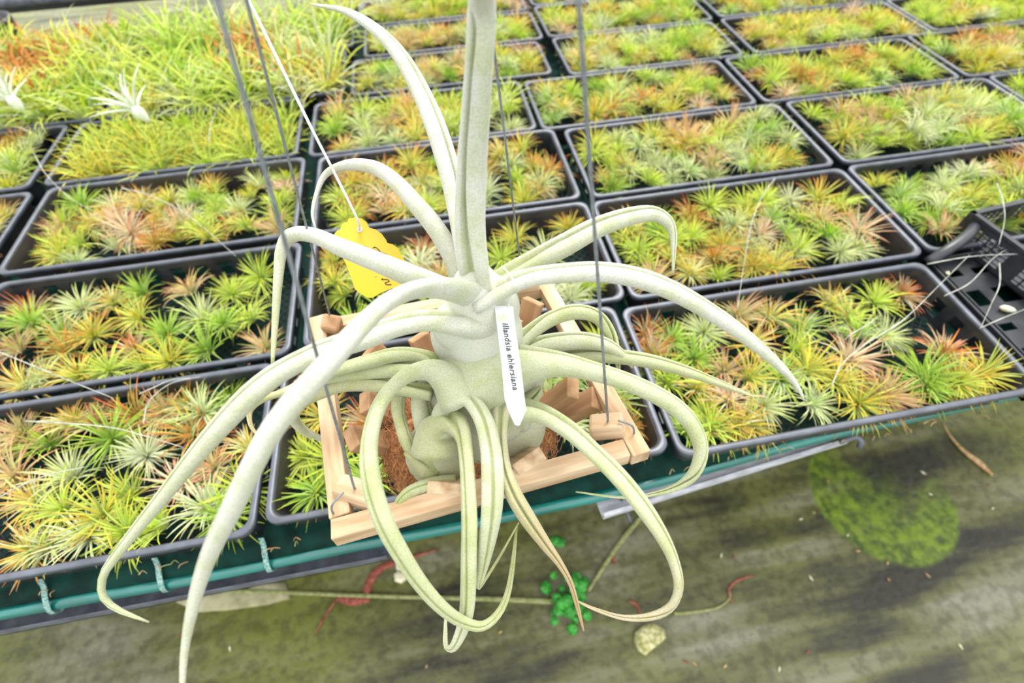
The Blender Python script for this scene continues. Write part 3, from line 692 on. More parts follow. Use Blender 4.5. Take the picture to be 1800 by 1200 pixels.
for (k1, k2) in (('FL', 'FR'), ('FR', 'BR'), ('BR', 'BL'), ('BL', 'FL')):
    P = A[k1][:2]*.36+CE[:2]*.64; Q = A[k2][:2]*.36+CE[:2]*.64; bar('foot_bar', np.r_[P, bz], np.r_[Q, bz], .013, .013, np.array((0, 0, 1.)), M_woodd, basket)
# hanging wires: each a thing of its own
APEX = np.array([.2955, -.007, .95])
WL = {'FL': 'grey wire rising from the front left corner block of the basket', 'FR': 'grey wire rising from the front right corner block, crossing the right leaves',
      'BL': 'thinner grey wire to the back left corner block beside the yellow tag', 'BR': 'grey wire to the back right corner, just right of the upright leaf'}
for k in ('FL', 'FR', 'BL', 'BR'):
    p = WP[k]+np.array((0, 0, -.012)); u = unit(APEX-WP[k])
    pts = [p, WP[k]+u*.004]+[WP[k]+u*s_ for s_ in (.05, .15, .3, .5)]+[APEX]
    rr_ = .00105 if k[0] == 'F' else .0009
    mb = MB(); mb.tube(spline(pts, 40), rr_, 8)
    wo = mk('hanging_wire', mb.v, mb.f, M_wire); tag(wo, WL[k], 'wire', 'hanging wires of the basket')
    if k[0] == 'F':
        d = unit(np.r_[(WP[k]-CE)[:2], 0]); sdv = np.array((-d[1], d[0], 0))
        c = WP[k]+d*.009
        pts = [c+UPV*.012-d*.002, c+UPV*.010+d*.010, c+d*.014-UPV*.004, c+d*.012-UPV*.016, c+d*.004-UPV*.020]
        mb = MB(); mb.tube(spline(pts, 24), .0009, 8); mk('wire_hook', mb.v, mb.f, M_wire, wo)
hk = MB(); a0 = APEX
pts = [a0+np.array((.012*math.cos(t), 0, .012+.012*math.sin(t))) for t in np.linspace(-2.2, 3.3, 20)]+[a0+np.array((-.012, 0, .05)), a0+np.array((0, 0, .09))]
hk.tube(pts, .0015, 8); tag(mk('ceiling_hook', hk.v, hk.f, M_wire), 'bent wire hook gathering the basket wires above the frame', 'hook')

# coir
cv = []; mb = MB(); rr = random.Random(5)
for (cx, cy, cz, rx, ry, rz) in ((.262, .0, .175, .062, .07, .045), (.325, -.005, .17, .045, .055, .045), (.235, -.02, .19, .035, .05, .04)):
    n = len(mb.v); v = []; f = []
    for i in range(9):
        for j in range(16):
            a = i/8*math.pi; b_ = j/16*2*math.pi; k = 1+.08*math.sin(7*b_+3*a)
            v.append((cx+rx*k*math.sin(a)*math.cos(b_), cy+ry*k*math.sin(a)*math.sin(b_), cz+rz*math.cos(a)))
    for i in range(8):
        for j in range(16): j2 = (j+1) % 16; f.append((i*16+j, i*16+j2, (i+1)*16+j2, (i+1)*16+j))
    mb.add(v, f)
    for q in range(260):
        a = rr.uniform(.2, 2.0); b_ = rr.uniform(0, 6.28); da = rr.uniform(-.5, .9); db = rr.uniform(-.7, .7); pts = []
        up = rr.uniform(.002, .012); q_ = 5
        for s_ in range(q_):
            t = s_/(q_-1); aa = a+da*t; bb = b_+db*t; k = 1.02+up/rx*math.sin(t*3.1)
            pts.append((cx+rx*k*math.sin(aa)*math.cos(bb), cy+ry*k*math.sin(aa)*math.sin(bb), cz+rz*k*math.cos(aa)))
        mb.tube(pts, .00042, 4, False)
tag(mk('coconut_fibre', mb.v, mb.f, M_coir, smooth=True), 'brown coconut fibre packed round the bulb inside the basket', 'fibre', kind='stuff')

# ------------------------------------------------------------------ the big silver plant
plant = empty('tillandsia', (.287, .0, .16), 'large silver-grey tillandsia with curling tentacle leaves in the wooden basket', 'plant')
SIL = lin((197, 197, 187)); GRN = lin((181, 185, 148)); YG = lin((150, 160, 84)); BRN = lin((178, 130, 76)); PNK = lin((182, 140, 108)); TAN = lin((176, 175, 138))
def camv(h): return RM @ np.array(h, float)
TH = np.r_[0, .05, .10, .16, .23, .32, .45, .62, .85, 1.15, 1.5, 1.9, 2.3, 2.7, math.pi]; TH = np.r_[TH, (2*math.pi-TH[1:-1])[::-1]]
def leaf(pts, h0, h1=None, g=(.75, .3), gw=(.5, .13), asp=(.45, .85), c=(SIL, SIL, SIL), n=46, spots=.0, ser=0):
    """pts: (px, py, z, width in px of the 1800 frame at that distance)"""
    P = []
    for (px, py, z, wp) in pts:
        X = at(px, py, z); P.append((*X, wp/2*depth(X)/FPX))
    Q = spline(P, n); X = Q[:, :3]; r = np.maximum(Q[:, 3], .0005)
    T = np.gradient(X, axis=0); T /= np.linalg.norm(T, axis=1)[:, None]
    h0 = camv(h0); h1 = camv(h1) if h1 is not None else h0
    v = []; col = []; m = len(TH)
    rr = random.Random(int(pts[0][0]*7+pts[-1][1]))
    for k in range(n):
        t = k/(n-1); h = h0*(1-t)+h1*t; N = unit(h-np.dot(h, T[k])*T[k]); B = np.cross(T[k], N)
        e = min(1, t*3.2); gd = g[0]*(1-e)+g[1]*e; w_ = gw[0]*(1-e)+min(gw[1], .15)*e; a_ = asp[0]*(1-e)+asp[1]*e
        if t > .9: gd *= (1-t)/.1
        for j, th in enumerate(TH):
            ths = th if th <= math.pi else th-2*math.pi
            x = r[k]*math.sin(th); y = a_*r[k]*math.cos(th)-gd*2*a_*r[k]*math.exp(-(ths/w_)**2)*.8
            s_ = 1+(ser*rr.uniform(-1, 1) if (ser and .3 < abs(ths) < 2 and t < .55) else 0)
            v.append(X[k]+(B*x*s_+N*y))
            cc = c[0]*(1-t*2)+c[1]*t*2 if t < .5 else c[1]*(2-t*2)+c[2]*(t*2-1)
            if abs(ths) < w_*.6: cc = cc*.5+YG*.42  # seam shade put into the leaf colour as a darker olive line
            elif abs(ths) < w_*1.3: cc = cc*.75+YG*.25
            col.append(cc)
    f = []
    for k in range(n-1):
        for j in range(m): j2 = (j+1) % m; f.append((k*m+j, k*m+j2, (k+1)*m+j2, (k+1)*m+j))
    f.append(tuple(range(m))[::-1]); f.append(tuple((n-1)*m+j for j in range(m)))
    return mk('leaf', v, f, M_leaf, plant, cols=col)
WS = (SIL, SIL, SIL); WG = (SIL, SIL*.6+GRN*.4, SIL*.5+GRN*.5); GG = (SIL*.4+GRN*.6, GRN, GRN*.7+YG*.3)
# upright leaf
leaf([(842, 520, .365, 64), (832, 470, .39, 62), (826, 400, .415, 60), (829, 300, .45, 57), (836, 200, .485, 55), (843, 100, .515, 54), (848, 0, .54, 56), (852, -80, .568, 46), (851, -140, .590, 22)], (-.45, 0, .9), g=(.6, .45), gw=(.4, .22), c=WS)
# far upper left arching leaf
leaf([(826, 500, .355, 40), (818, 440, .375, 42), (808, 380, .39, 42), (795, 320, .405, 41), (772, 240, .425, 40), (744, 170, .44, 36), (705, 100, .455, 30), (660, 52, .465, 23), (608, 20, .47, 14), (550, 8, .47, 4)], (.55, .3, .75), c=WS)
# curled leaf above the tag
leaf([(812, 510, .345, 46), (797, 455, .36, 44), (765, 400, .375, 40), (728, 355, .385, 35), (690, 315, .39, 30), (655, 294, .39, 26), (612, 290, .385, 19), (575, 304, .375, 12), (558, 335, .365, 8), (549, 375, .355, 6), (555, 402, .35, 3)], (.3, .8, -.6), g=(.4, .2), c=WS)
# leaf crossing the tag, hanging tip left
leaf([(815, 520, .345, 44), (770, 503, .36, 46), (715, 482, .37, 45), (660, 459, .375, 39), (600, 435, .378, 35), (548, 413, .375, 29), (512, 414, .37, 26), (495, 440, .36, 21), (489, 490, .345, 16), (484, 560, .325, 12), (479, 640, .305, 6)], (0, .7, -.7), g=(.4, .2), c=(SIL, SIL, GRN))
# big pale leaf down to lower left
leaf([(838, 520, .37, 60), (790, 508, .39, 50), (735, 508, .405, 43), (680, 532, .42, 44), (625, 583, .432, 46), (575, 640, .435, 49), (525, 695, .43, 50), (477, 757, .42, 48), (440, 825, .405, 46), (404, 900, .385, 42), (381, 945, .37, 38), (358, 1000, .35, 31), (339, 1067, .33, 24), (326, 1133, .31, 16), (321, 1200, .295, 11), (326, 1262, .28, 3)], (-.2, .6, -.6), (-.9, .35, 1.5), g=(.3, .5), gw=(.3, .2), c=(SIL, SIL, SIL*.5+GRN*.5))
# greener leaf behind it, hooked tip
leaf([(880, 590, .30, 80), (845, 578, .335, 88), (800, 568, .355, 68), (745, 563, .367, 52), (690, 575, .372, 48), (640, 595, .376, 46), (580, 612, .378, 44), (520, 638, .378, 42), (475, 665, .375, 44), (432, 702, .368, 46), (385, 752, .355, 42), (340, 805, .34, 36), (290, 868, .32, 29), (240, 930, .30, 23), (205, 975, .285, 19), (182, 1010, .272, 15), (180, 1045, .26, 13), (205, 1070, .25, 10), (262, 1093, .24, 3)], (-.35, .6, .45), (-.4, .35, .9), g=(.5, .5), gw=(.5, .2), c=(SIL, SIL*.6+GRN*.4, GRN))
# low leaves to the left
leaf([(775, 640, .30, 50), (745, 625, .305, 34), (700, 622, .31, 32), (650, 634, .31, 28), (600, 648, .305, 24), (545, 668, .30, 20), (500, 688, .295, 15), (462, 702, .29, 13), (440, 722, .285, 10), (441, 748, .28, 7), (456, 768, .275, 4)], (0, 1, .35), g=(.9, .3), gw=(.8, .2), asp=(.8, .9), c=(GRN, GRN, TAN*.6+BRN*.4))
leaf([(775, 655, .30, 40), (740, 648, .302, 34), (690, 648, .30, 34), (640, 652, .295, 34), (590, 660, .29, 30), (550, 680, .28, 26), (522, 706, .26, 24), (515, 732, .235, 21), (535, 757, .21, 17), (575, 775, .19, 9)], (0, .9, .4), g=(.4, .25), asp=(.9, .9), c=(GRN, GRN, SIL*.5+TAN*.5))
leaf([(760, 690, .285, 34), (710, 682, .288, 30), (660, 675, .288, 30), (605, 676, .285, 28), (560, 692, .28, 24), (530, 710, .27, 14)], (0, .8, .5), g=(.4, .3), asp=(.8, .9), c=(GRN, TAN, TAN))
# loop leaf
leaf([(806, 700, .295, 78), (786, 668, .31, 60), (757, 650, .32, 46), (722, 655, .326, 38), (690, 678, .33, 35), (667, 712, .332, 35), (653, 755, .332, 37), (648, 805, .33, 39), (656, 862, .325, 41), (676, 920, .315, 40), (704, 972, .30, 36), (738, 1024, .28, 30), (775, 1066, .26, 25), (812, 1092, .24, 21), (848, 1100, .225, 17), (876, 1078, .21, 14), (893, 1040, .20, 11), (902, 985, .19, 8), (908, 925, .185, 4)], (-.75, .65, -.1), (.1, .1, 1), g=(.85, .25), gw=(.6, .2), asp=(.95, .7), c=GG, n=60)
# front hanging leaves
leaf([(770, 790, .255, 100), (772, 752, .27, 80), (792, 738, .285, 52), (812, 760, .29, 36), (819, 800, .29, 33), (823, 860, .288, 34), (825, 920, .28, 35), (824, 980, .265, 32), (823, 1030, .25, 30), (820, 1075, .235, 27), (811, 1110, .22, 22), (796, 1138, .208, 15), (784, 1135, .20, 10), (783, 1105, .198, 7), (784, 1072, .198, 3)], (-.5, .5, -.3), (0, 0, 1), g=(.3, .4), gw=(.4, .24), asp=(.9, .6), c=(TAN*.6+GRN*.4, GRN, SIL*.5+GRN*.5), n=60)
leaf([(785, 760, .27, 60), (780, 722, .285, 44), (800, 702, .30, 36), (828, 706, .303, 33), (850, 738, .303, 34), (862, 785, .30, 37), (866, 840, .296, 40), (864, 900, .284, 38), (857, 950, .268, 32), (848, 1000, .25, 20), (841, 1032, .24, 9), (853, 1018, .236, 6), (880, 975, .228, 5), (912, 918, .218, 3)], (-.4, .6, -.2), (.55, 0, .85), g=(.3, .4), gw=(.4, .2), asp=(.85, .6), c=(SIL*.5+GRN*.5, SIL*.4+GRN*.6, YG*.6+GRN*.4), n=60)
leaf([(900, 760, .255, 70), (884, 715, .285, 40), (879, 755, .292, 26), (884, 815, .29, 26), (901, 865, .283, 30), (927, 910, .268, 29), (958, 955, .25, 21), (985, 992, .235, 13), (1003, 1025, .222, 10), (1014, 1062, .208, 8), (1026, 1108, .19, 3)], (-.1, .5, .8), (.1, .1, 1), g=(.5, .45), gw=(.5, .24), c=(SIL*.5+GRN*.5, GRN*.7+BRN*.3, PNK), n=54)
# right diagonal leaf hooking at the bottom
leaf([(878, 740, .26, 90), (905, 722, .28, 64), (950, 726, .29, 44), (1000, 755, .295, 40), (1045, 795, .298, 38), (1090, 840, .296, 39), (1130, 890, .288, 38), (1163, 940, .275, 31), (1184, 985, .26, 25), (1193, 1030, .245, 22), (1180, 1065, .232, 19), (1145, 1083, .222, 14), (1095, 1085, .214, 9), (1045, 1070, .208, 6), (1008, 1053, .204, 3)], (.4, .7, .45), (.65, .35, .8), g=(.6, .5), gw=(.5, .22), asp=(.85, .7), c=(SIL*.4+GRN*.6, GRN, SIL*.4+PNK*.6), n=60)
# sheath rim on the right
leaf([(905, 735, .262, 60), (925, 712, .27, 34), (944, 690, .275, 20), (950, 678, .278, 6)], (.3, .5, .8), g=(.6, .5), c=(SIL, GRN, GRN), n=20)
# wide leaf with broad sheath sweeping right
leaf([(845, 668, .285, 150), (880, 650, .30, 118), (925, 640, .308, 76), (985, 640, .312, 50), (1045, 653, .314, 40), (1100, 670, .312, 37), (1150, 692, .306, 37), (1190, 717, .298, 36), (1219, 750, .288, 33), (1232, 790, .275, 29), (1222, 828, .262, 23), (1195, 853, .25, 15), (1150, 868, .24, 8), (1090, 874, .232, 5), (1012, 864, .224, 3)], (.1, 1, .2), (.5, .6, .75), g=(.4, .5), gw=(.3, .18), asp=(1.0, .85), c=(SIL*.3+GRN*.7, GRN*.8+SIL*.2, GRN), n=60)
# upper long right leaf
leaf([(838, 530, .365, 70), (880, 508, .375, 56), (930, 488, .385, 46), (990, 480, .392, 42), (1055, 478, .395, 41), (1120, 488, .393, 41), (1180, 510, .388, 39), (1240, 543, .378, 35), (1295, 580, .365, 30), (1345, 620, .35, 23), (1382, 655, .335, 16), (1402, 680, .325, 9), (1413, 702, .318, 3)], (0, .8, .6), (.4, .65, .75), g=(.5, .5), gw=(.4, .18), c=WS)
# upper right leaf folding down
leaf([(850, 500, .35, 46), (888, 484, .36, 50), (935, 460, .37, 46), (990, 432, .38, 44), (1045, 402, .386, 40), (1100, 382, .388, 35), (1145, 375, .384, 30), (1172, 388, .378, 24), (1183, 412, .37, 15), (1184, 445, .36, 9), (1183, 480, .35, 4)], (-.15, .75, .7), (.3, .5, .8), g=(.6, .5), gw=(.6, .2), c=(GRN, SIL*.7+GRN*.3, SIL*.6+GRN*.4))
# right middle arches
leaf([(890, 620, .30, 60), (925, 590, .305, 34), (965, 562, .31, 30), (1010, 548, .312, 30), (1048, 556, .31, 27), (1072, 585, .302, 22), (1084, 625, .29, 14), (1088, 655, .28, 5)], (-.2, .9, .6), g=(.8, .5), gw=(.6, .2), asp=(.8, .9), c=GG)
leaf([(885, 640, .295, 60), (925, 615, .30, 40), (970, 603, .304, 38), (1020, 598, .306, 34), (1062, 605, .304, 28), (1092, 622, .298, 18), (1112, 645, .288, 6)], (-.1, .9, .6), g=(.8, .5), gw=(.7, .25), asp=(.8, .9), c=(GRN, SIL*.6+GRN*.4, GRN))
leaf([(900, 650, .285, 60), (960, 632, .288, 36), (1020, 624, .292, 28), (1080, 626, .294, 28), (1140, 634, .292, 27), (1200, 650, .285, 22), (1250, 668, .276, 16), (1292, 684, .268, 10), (1325, 697, .26, 3)], (.2, .8, .75), g=(.5, .5), gw=(.5, .2), asp=(.8, .9), c=(GRN, GRN, GRN*.6+TAN*.4))
# small inner leaf stubs and wavy sheaths
leaf([(800, 850, .24, 34), (765, 850, .245, 26), (725, 862, .248, 22), (703, 880, .247, 17), (694, 898, .244, 6)], (0, .5, .8), g=(.2, .2), c=(TAN, GRN, YG), n=24)
leaf([(770, 830, .238, 60), (745, 812, .245, 40), (722, 800, .25, 18), (710, 797, .252, 4)], (0, .3, .9), g=(.1, .1), c=(TAN, TAN, TAN), n=20, ser=.1)
leaf([(760, 800, .24, 30), (722, 785, .252, 28), (705, 745, .262, 24), (700, 710, .27, 26), (712, 680, .276, 24), (740, 665, .28, 20)], (.9, .2, .5), g=(.1, .1), c=(TAN, TAN, GRN), n=30, ser=.12)
leaf([(775, 790, .245, 50), (752, 760, .256, 42), (742, 722, .268, 40), (740, 690, .278, 34), (752, 665, .284, 20)], (.9, .2, .5), g=(.1, .1), c=(SIL*.6+TAN*.4,)*3, n=30)
# bulb: fused swellings
def ell(mb, px, py, z, rx, ry, rz):
    c = at(px, py, z); v = []; f = []
    for i in range(17):
        for j in range(28):
            a = i/16*math.pi; b_ = j/28*2*math.pi
            v.append((c[0]+rx*math.sin(a)*math.cos(b_), c[1]+ry*math.sin(a)*math.sin(b_), c[2]+rz*math.cos(a)))
    for i in range(16):
        for j in range(28): j2 = (j+1) % 28; f.append((i*28+j, (i+1)*28+j, (i+1)*28+j2, i*28+j2))
    mb.add(v, f)
mb = MB()
ell(mb, 848, 655, .262, .044, .042, .060); ell(mb, 845, 600, .30, .036, .034, .050); ell(mb, 890, 655, .262, .036, .034, .045)
ell(mb, 900, 745, .222, .032, .032, .045); ell(mb, 800, 700, .245, .030, .032, .048); ell(mb, 855, 740, .21, .045, .04, .05)
o = mk('bulb', mb.v, mb.f, M_bulb, plant)
r_ = o.modifiers.new('r', 'REMESH'); r_.mode = 'VOXEL'; r_.voxel_size = .0022; r_.use_smooth_shade = True
s_ = o.modifiers.new('s', 'SMOOTH'); s_.iterations = 14
mb = MB(); ell(mb, 848, 590, .312, .034, .032, .044); ell(mb, 843, 540, .345, .026, .026, .036); ell(mb, 812, 590, .31, .026, .024, .040); ell(mb, 838, 512, .364, .019, .019, .024); ell(mb, 800, 572, .335, .018, .018, .022); ell(mb, 870, 540, .34, .020, .02, .03)
o = mk('leaf_sheath', mb.v, mb.f, M_sheath, plant); r_ = o.modifiers.new('r', 'REMESH'); r_.mode = 'VOXEL'; r_.voxel_size = .002; r_.use_smooth_shade = True
s_ = o.modifiers.new('s', 'SMOOTH'); s_.iterations = 12
mb = MB(); ell(mb, 772, 795, .225, .030, .030, .034)
o = mk('offset_bulb', mb.v, mb.f, M_leaf, plant, cols=[TAN*.8+SIL*.2]*len(mb.v)); o['label'] = 'tan green side bulb'

# ------------------------------------------------------------------ yellow tag, string, white label
def prism(name, pts2, P0, n, th, mat, parent=None):
    n = unit(n); F_ = [onplane(x, y, P0, n) for x, y in pts2]; m = len(F_)
    v = F_+[p-n*th for p in F_]; f = [tuple(range(m)), tuple(range(2*m-1, m-1, -1))]+[(i, i+m, (i+1) % m+m, (i+1) % m) for i in range(m)]
    o = mk(name, v, f, mat, parent, smooth=False); return o
P0 = at(650, 455, .335); nT = unit(RM @ np.array((.12, .25, .95)))
out = [(613, 384), (625, 382), (636, 384), (645, 391), (649, 400), (660, 403), (671, 411), (679, 422), (681, 427), (690, 429), (699, 436), (705, 447), (712, 458), (720, 474), (730, 500), (715, 515), (690, 506), (668, 515), (655, 523), (645, 523), (632, 514), (624, 508), (616, 484), (607, 462), (601, 450), (593, 426), (588, 418), (588, 410), (593, 405), (598, 403), (600, 396), (604, 391), (610, 390)]
ycard = empty('price_tag', P0, 'scalloped yellow card tag with handwriting hanging on a white string', 'tag')
prism('card', out, P0, nT, .0006, M_yel, ycard)
Pi = P0+nT*.0003
def ink(name, lines, parent, P0_, n_, r_=.00035, mat=M_ink):
    mb = MB()
    for ln in lines: mb.tube(spline([onplane(x, y, P0_, n_) for x, y in ln], 5*len(ln)), r_, 6)
    return mk(name, mb.v, mb.f, mat, parent)
ink('handwriting', [[(640, 432), (652, 437), (664, 441), (680, 447)], [(655, 436), (659, 434), (665, 438), (669, 443)], [(653, 443), (650, 455), (648, 462)], [(666, 447), (660, 455), (668, 462)],
     [(661, 486), (661, 486.8)], [(673, 489), (671, 491), (680, 491), (684, 494), (677, 497), (680, 500), (688, 500)]], ycard, Pi, nT)
ink('eyelet', [[(628, 402), (633, 400), (636, 404), (632, 407), (628, 404)]], ycard, Pi, nT, .0008, M_string)
s0 = onplane(632, 404, Pi, nT); s1 = at(628, 385, .362); s2 = at(540, 210, .44); s3 = at(437, 0, .505)
dirn = unit(s3-s2); mb = MB()
mb.tube(spline([s0+nT*.001, s1, at(590, 308, .398), s2, s3, s3+dirn*.1], 50), .0011, 8)
tag(mk('string', mb.v, mb.f, M_string), 'white string running from the upper left down to the yellow tag', 'string')
# white stake label
Pl = at(895, 640, .345); nL = unit(RM @ np.array((-.05, .12, 1.)))
wl = empty('plant_label', Pl, 'white pointed plastic plant label lettered in black, hung on the bulb', 'label')
prism('stake', [(869, 537), (902, 538), (906, 580), (912, 620), (918, 665), (924, 715), (925, 719), (914, 746), (911, 748), (905, 746), (892, 717), (887, 700), (882, 640), (876, 590)], Pl, nL, .0007, M_white, wl)
ux = unit(onplane(905, 686, Pl, nL)-onplane(886, 566, Pl, nL)); uy = np.cross(nL, ux)
fc = bpy.data.curves.new('lettering', 'FONT'); fc.body = 'illandsia ehlersiana'; fc.size = 1; fc.shear = .25; fc.offset = .028; fc.extrude = .008; fc.space_character = 1.1
fo = bpy.data.objects.new('lettering', fc); COL.objects.link(fo); bpy.context.view_layer.update()
dg = bpy.context.evaluated_depsgraph_get(); tm = bpy.data.meshes.new_from_object(fo.evaluated_get(dg)); COL.objects.unlink(fo)
co = np.array([v.co for v in tm.vertices]); wid = co[:, 0].max()-co[:, 0].min()
A0 = onplane(883, 568, Pl, nL); B0 = onplane(903, 686, Pl, nL); sc = np.linalg.norm(B0-A0)/wid; 
WW = A0+np.outer(co[:, 0]-co[:, 0].min(), ux)*sc+np.outer(co[:, 1], uy)*sc*1.05+np.outer(co[:, 2], nL)*sc+nL*.0001
mk('lettering', WW, [tuple(p.vertices) for p in tm.polygons], M_ink, wl, smooth=False)
prism('petal_shaped_mark', [(876, 552), (880, 556), (884, 550), (887, 555), (892, 552), (891, 559), (888, 565), (882, 567), (877, 562), (872, 560)], Pl+nL*.00015, nL, .0001, M_mark, wl)  # flat grey-green petal-shaped patch ahead of the lettering
mb = MB(); mb.tube(spline([onplane(893, 540, Pl, nL), at(898, 520, .372), at(902, 500, .392), at(899, 486, .388), at(885, 470, .375)], 20), .00045, 6)
mk('thread', mb.v, mb.f, M_string, wl)

# ------------------------------------------------------------------ pale stalks lying over the trays
STK = [([(45, 740), (120, 744), (200, 752), (262, 768), (322, 786)], .03, 'long white dry stalk lying across the lower left tray'),
 ([(215, 331), (262, 343), (330, 378), (415, 450)], .03, 'white dry stalk slanting over the left tray third up'),
 ([(-20, 884), (40, 852), (90, 833), (152, 820)], .02, 'white dry stalk at the left edge above the lower left tray'),
 ([(245, 692), (272, 680), (300, 668), (335, 664)], .03, 'short white hooked stalk beside red-tipped plants'),
 ([(252, 745), (262, 706), (300, 674), (352, 662)], .02, 'pinkish grey curved stalk in the lower left tray'),
 ([(-10, 615), (40, 635), (120, 668), (200, 700)], .02, 'grey stalk crossing the rim between the two nearest left trays'),
 ([(60, 270), (80, 305), (120, 345), (175, 378)], .03, 'thin grey stalk over the corner of the left trays'),
 ([(1462, 678), (1480, 640), (1520, 606), (1590, 560), (1650, 502), (1704, 448)], .03, 'long pale stalk slanting across the front right tray'),
 ([(1362, 314), (1340, 345), (1322, 390), (1310, 450), (1296, 545)], .03, 'curved white stalk over the tray behind the front right tray'),
 ([(1752, 322), (1762, 350), (1766, 385), (1756, 430)], .07, 'thick white stalk curving over the rim of the black crate'),
 ([(1630, 464), (1690, 453), (1740, 448), (1810, 446)], .02, 'pale straw lying across the slotted shelf tray'),
 ([(1660, 520), (1705, 497), (1745, 455), (1785, 428)], .01, 'greyish straw beneath the white stalk on the shelf tray'),
 ([(1757, 462), (1757, 500), (1742, 535), (1724, 576)], .01, 'bent grey straw standing on the slotted shelf tray'),
 ([(1722, 577), (1760, 560), (1815, 538)], .0, 'grey straw at the right edge on the shelf tray'),
 ([(1484, 597), (1500, 585), (1540, 562)], .02, 'short white straw above the centre of the front right tray'),
 ([(366, 250), (372, 215), (384, 190)], .06, 'white curved stem rising in the grassy tray')]
for (pp, z, lab) in STK:
    X = [at(x, y, z+.012*math.sin(math.pi*i/(len(pp)-1))) for i, (x, y) in enumerate(pp)]
    n = 6*len(X); mb = MB(); mb.tube(spline(X, n), np.linspace(.0010, .0004, n), 6)
    tag(mk('dry_stalk', mb.v, mb.f, M_pale), lab, 'stalk')
# ties on the bench edge
for px, lab in ((96, 'leftmost clear ribbed tie on the bench edge'), (292, 'middle clear ribbed tie on the bench edge, beside a hooked leaf tip'), (474, 'clear ribbed tie on the bench edge nearest the basket')):
    X = at(px, 1000+60-px*.19, -.08)
    pf = [(.004, -.050), (-.004, -.061), (-.012, -.066), (-.020, -.072), (-.028, -.080), (-.0315, -.090), (-.028, -.099), (-.02, -.101)]
    pts = spline([(X[0], y, z) for y, z in pf], 40)
    v = []; f = []
    for k, p in enumerate(pts):
        rr_ = .0010+.0006*(k % 2); v += [p+np.array((-.0035, 0, 0)), p+np.array((.0035, 0, 0)), p+np.array((.0035, -.3*rr_, rr_)), p+np.array((-.0035, -.3*rr_, rr_))]
    for k in range(len(pts)-1):
        for j in range(4): j2 = (j+1) % 4; f.append((k*4+j, k*4+j2, k*4+4+j2, k*4+4+j))
    f += [(3, 2, 1, 0), tuple(len(v)-4+j for j in range(4))]
    tag(mk('cable_tie', v, f, M_tie, smooth=False), lab, 'tie')
# hook peg below the bench
mb = MB(); mb.tube(spline([at(1090, 872, -.12), at(1100, 896, -.15), at(1108, 916, -.17)], 10), .003, 8)
tag(mk('metal_peg', mb.v, mb.f, M_rail), 'blue-grey metal peg sticking out under the bench beside the diagonal leaf', 'peg')
mb = MB(); mb.tube(spline([at(1478, 776, -.11), at(1503, 768, -.115), at(1514, 776, -.12), at(1510, 786, -.13)], 14), .0045, 8)
tag(mk('rail_hook', mb.v, mb.f, M_rail), 'grey bracket hook just past the end of the galvanised rail', 'hook')

# ------------------------------------------------------------------ floor things
def fl(px, py, dz=.004): return at(px, py, FZ+dz)
def strip(name, pp, rad, mat, lab, cat, dz=.004, flat=.5, grp=None):
    X = [fl(x, y, dz) for x, y in pp]; n = 5*len(X); r = np.array(spline([(i, 0, 0, r_) for i, r_ in enumerate(rad)], n))[:, 3] if len(rad) > 1 else rad[0]
    mb = MB(); mb.tube(spline(X, n), np.maximum(r, .0005), 8)
    z0 = X[0][2]; v = [(a[0], a[1], z0+(a[2]-z0)*flat) for a in mb.v]
    return tag(mk(name, v, mb.f, mat), lab, cat, grp)
strip('long_twig', [(360, 1038), (480, 1040), (620, 1046), (760, 1050), (880, 1053), (975, 1057)], (.005, .005, .005, .005, .006, .007), M_stem, 'long pale green stem lying on the floor below the basket', 'stem', .01)
strip('cane', [(1034, 1038), (1085, 960), (1140, 892)], (.004, .006, .006), M_stem, 'brownish green cane slanting on the floor right of the green weed', 'stem', .01)
strip('green_twig', [(1185, 1078), (1215, 1076), (1260, 1068), (1282, 1052), (1284, 1040)], (.004, .004, .003, .002, .001), M_stem, 'short green fallen stem on the floor beyond the hooked leaf', 'stem')
strip('curled_leaf', [(1288, 1062), (1281, 1040), (1288, 1026), (1305, 1016), (1328, 1011)], (.001, .0025, .003, .003, .001), M_red, 'thin brownish pink curled leaf on the floor at lower right', 'leaf')
strip('curled_strip', [(640, 1058), (650, 1022), (670, 998), (705, 985), (770, 965)], (.009, .012, .010, .006, .002), M_red, 'broad reddish brown curved strip on the floor under the basket', 'leaf')
strip('red_strip', [(592, 1052), (620, 1055), (650, 1052)], (.006, .013, .008), M_red, 'reddish brown flat scrap beside the long pale stem', 'scrap')
strip('red_twig', [(590, 1055), (570, 1085), (553, 1115)], (.003, .003, .001), M_red, 'thin red twig on the mossy floor left of the hanging leaves', 'twig')
strip('fallen_leaf', [(1656, 738), (1670, 765), (1692, 790), (1720, 812), (1745, 835)], (.001, .003, .006, .010, .004), M_dry, 'slender dry brown leaf lying on the floor at the right', 'leaf')
strip('pink_scrap', [(1078, 976), (1079, 990)], (.004, .006), M_red, 'tiny pink scrap on the dark floor right of the weed', 'scrap')
strip('curled_twig', [(1105, 1056), (1118, 1062), (1126, 1078)], (.002, .004, .002), M_red, 'small curled twig on the floor inside the hooked leaf', 'twig')
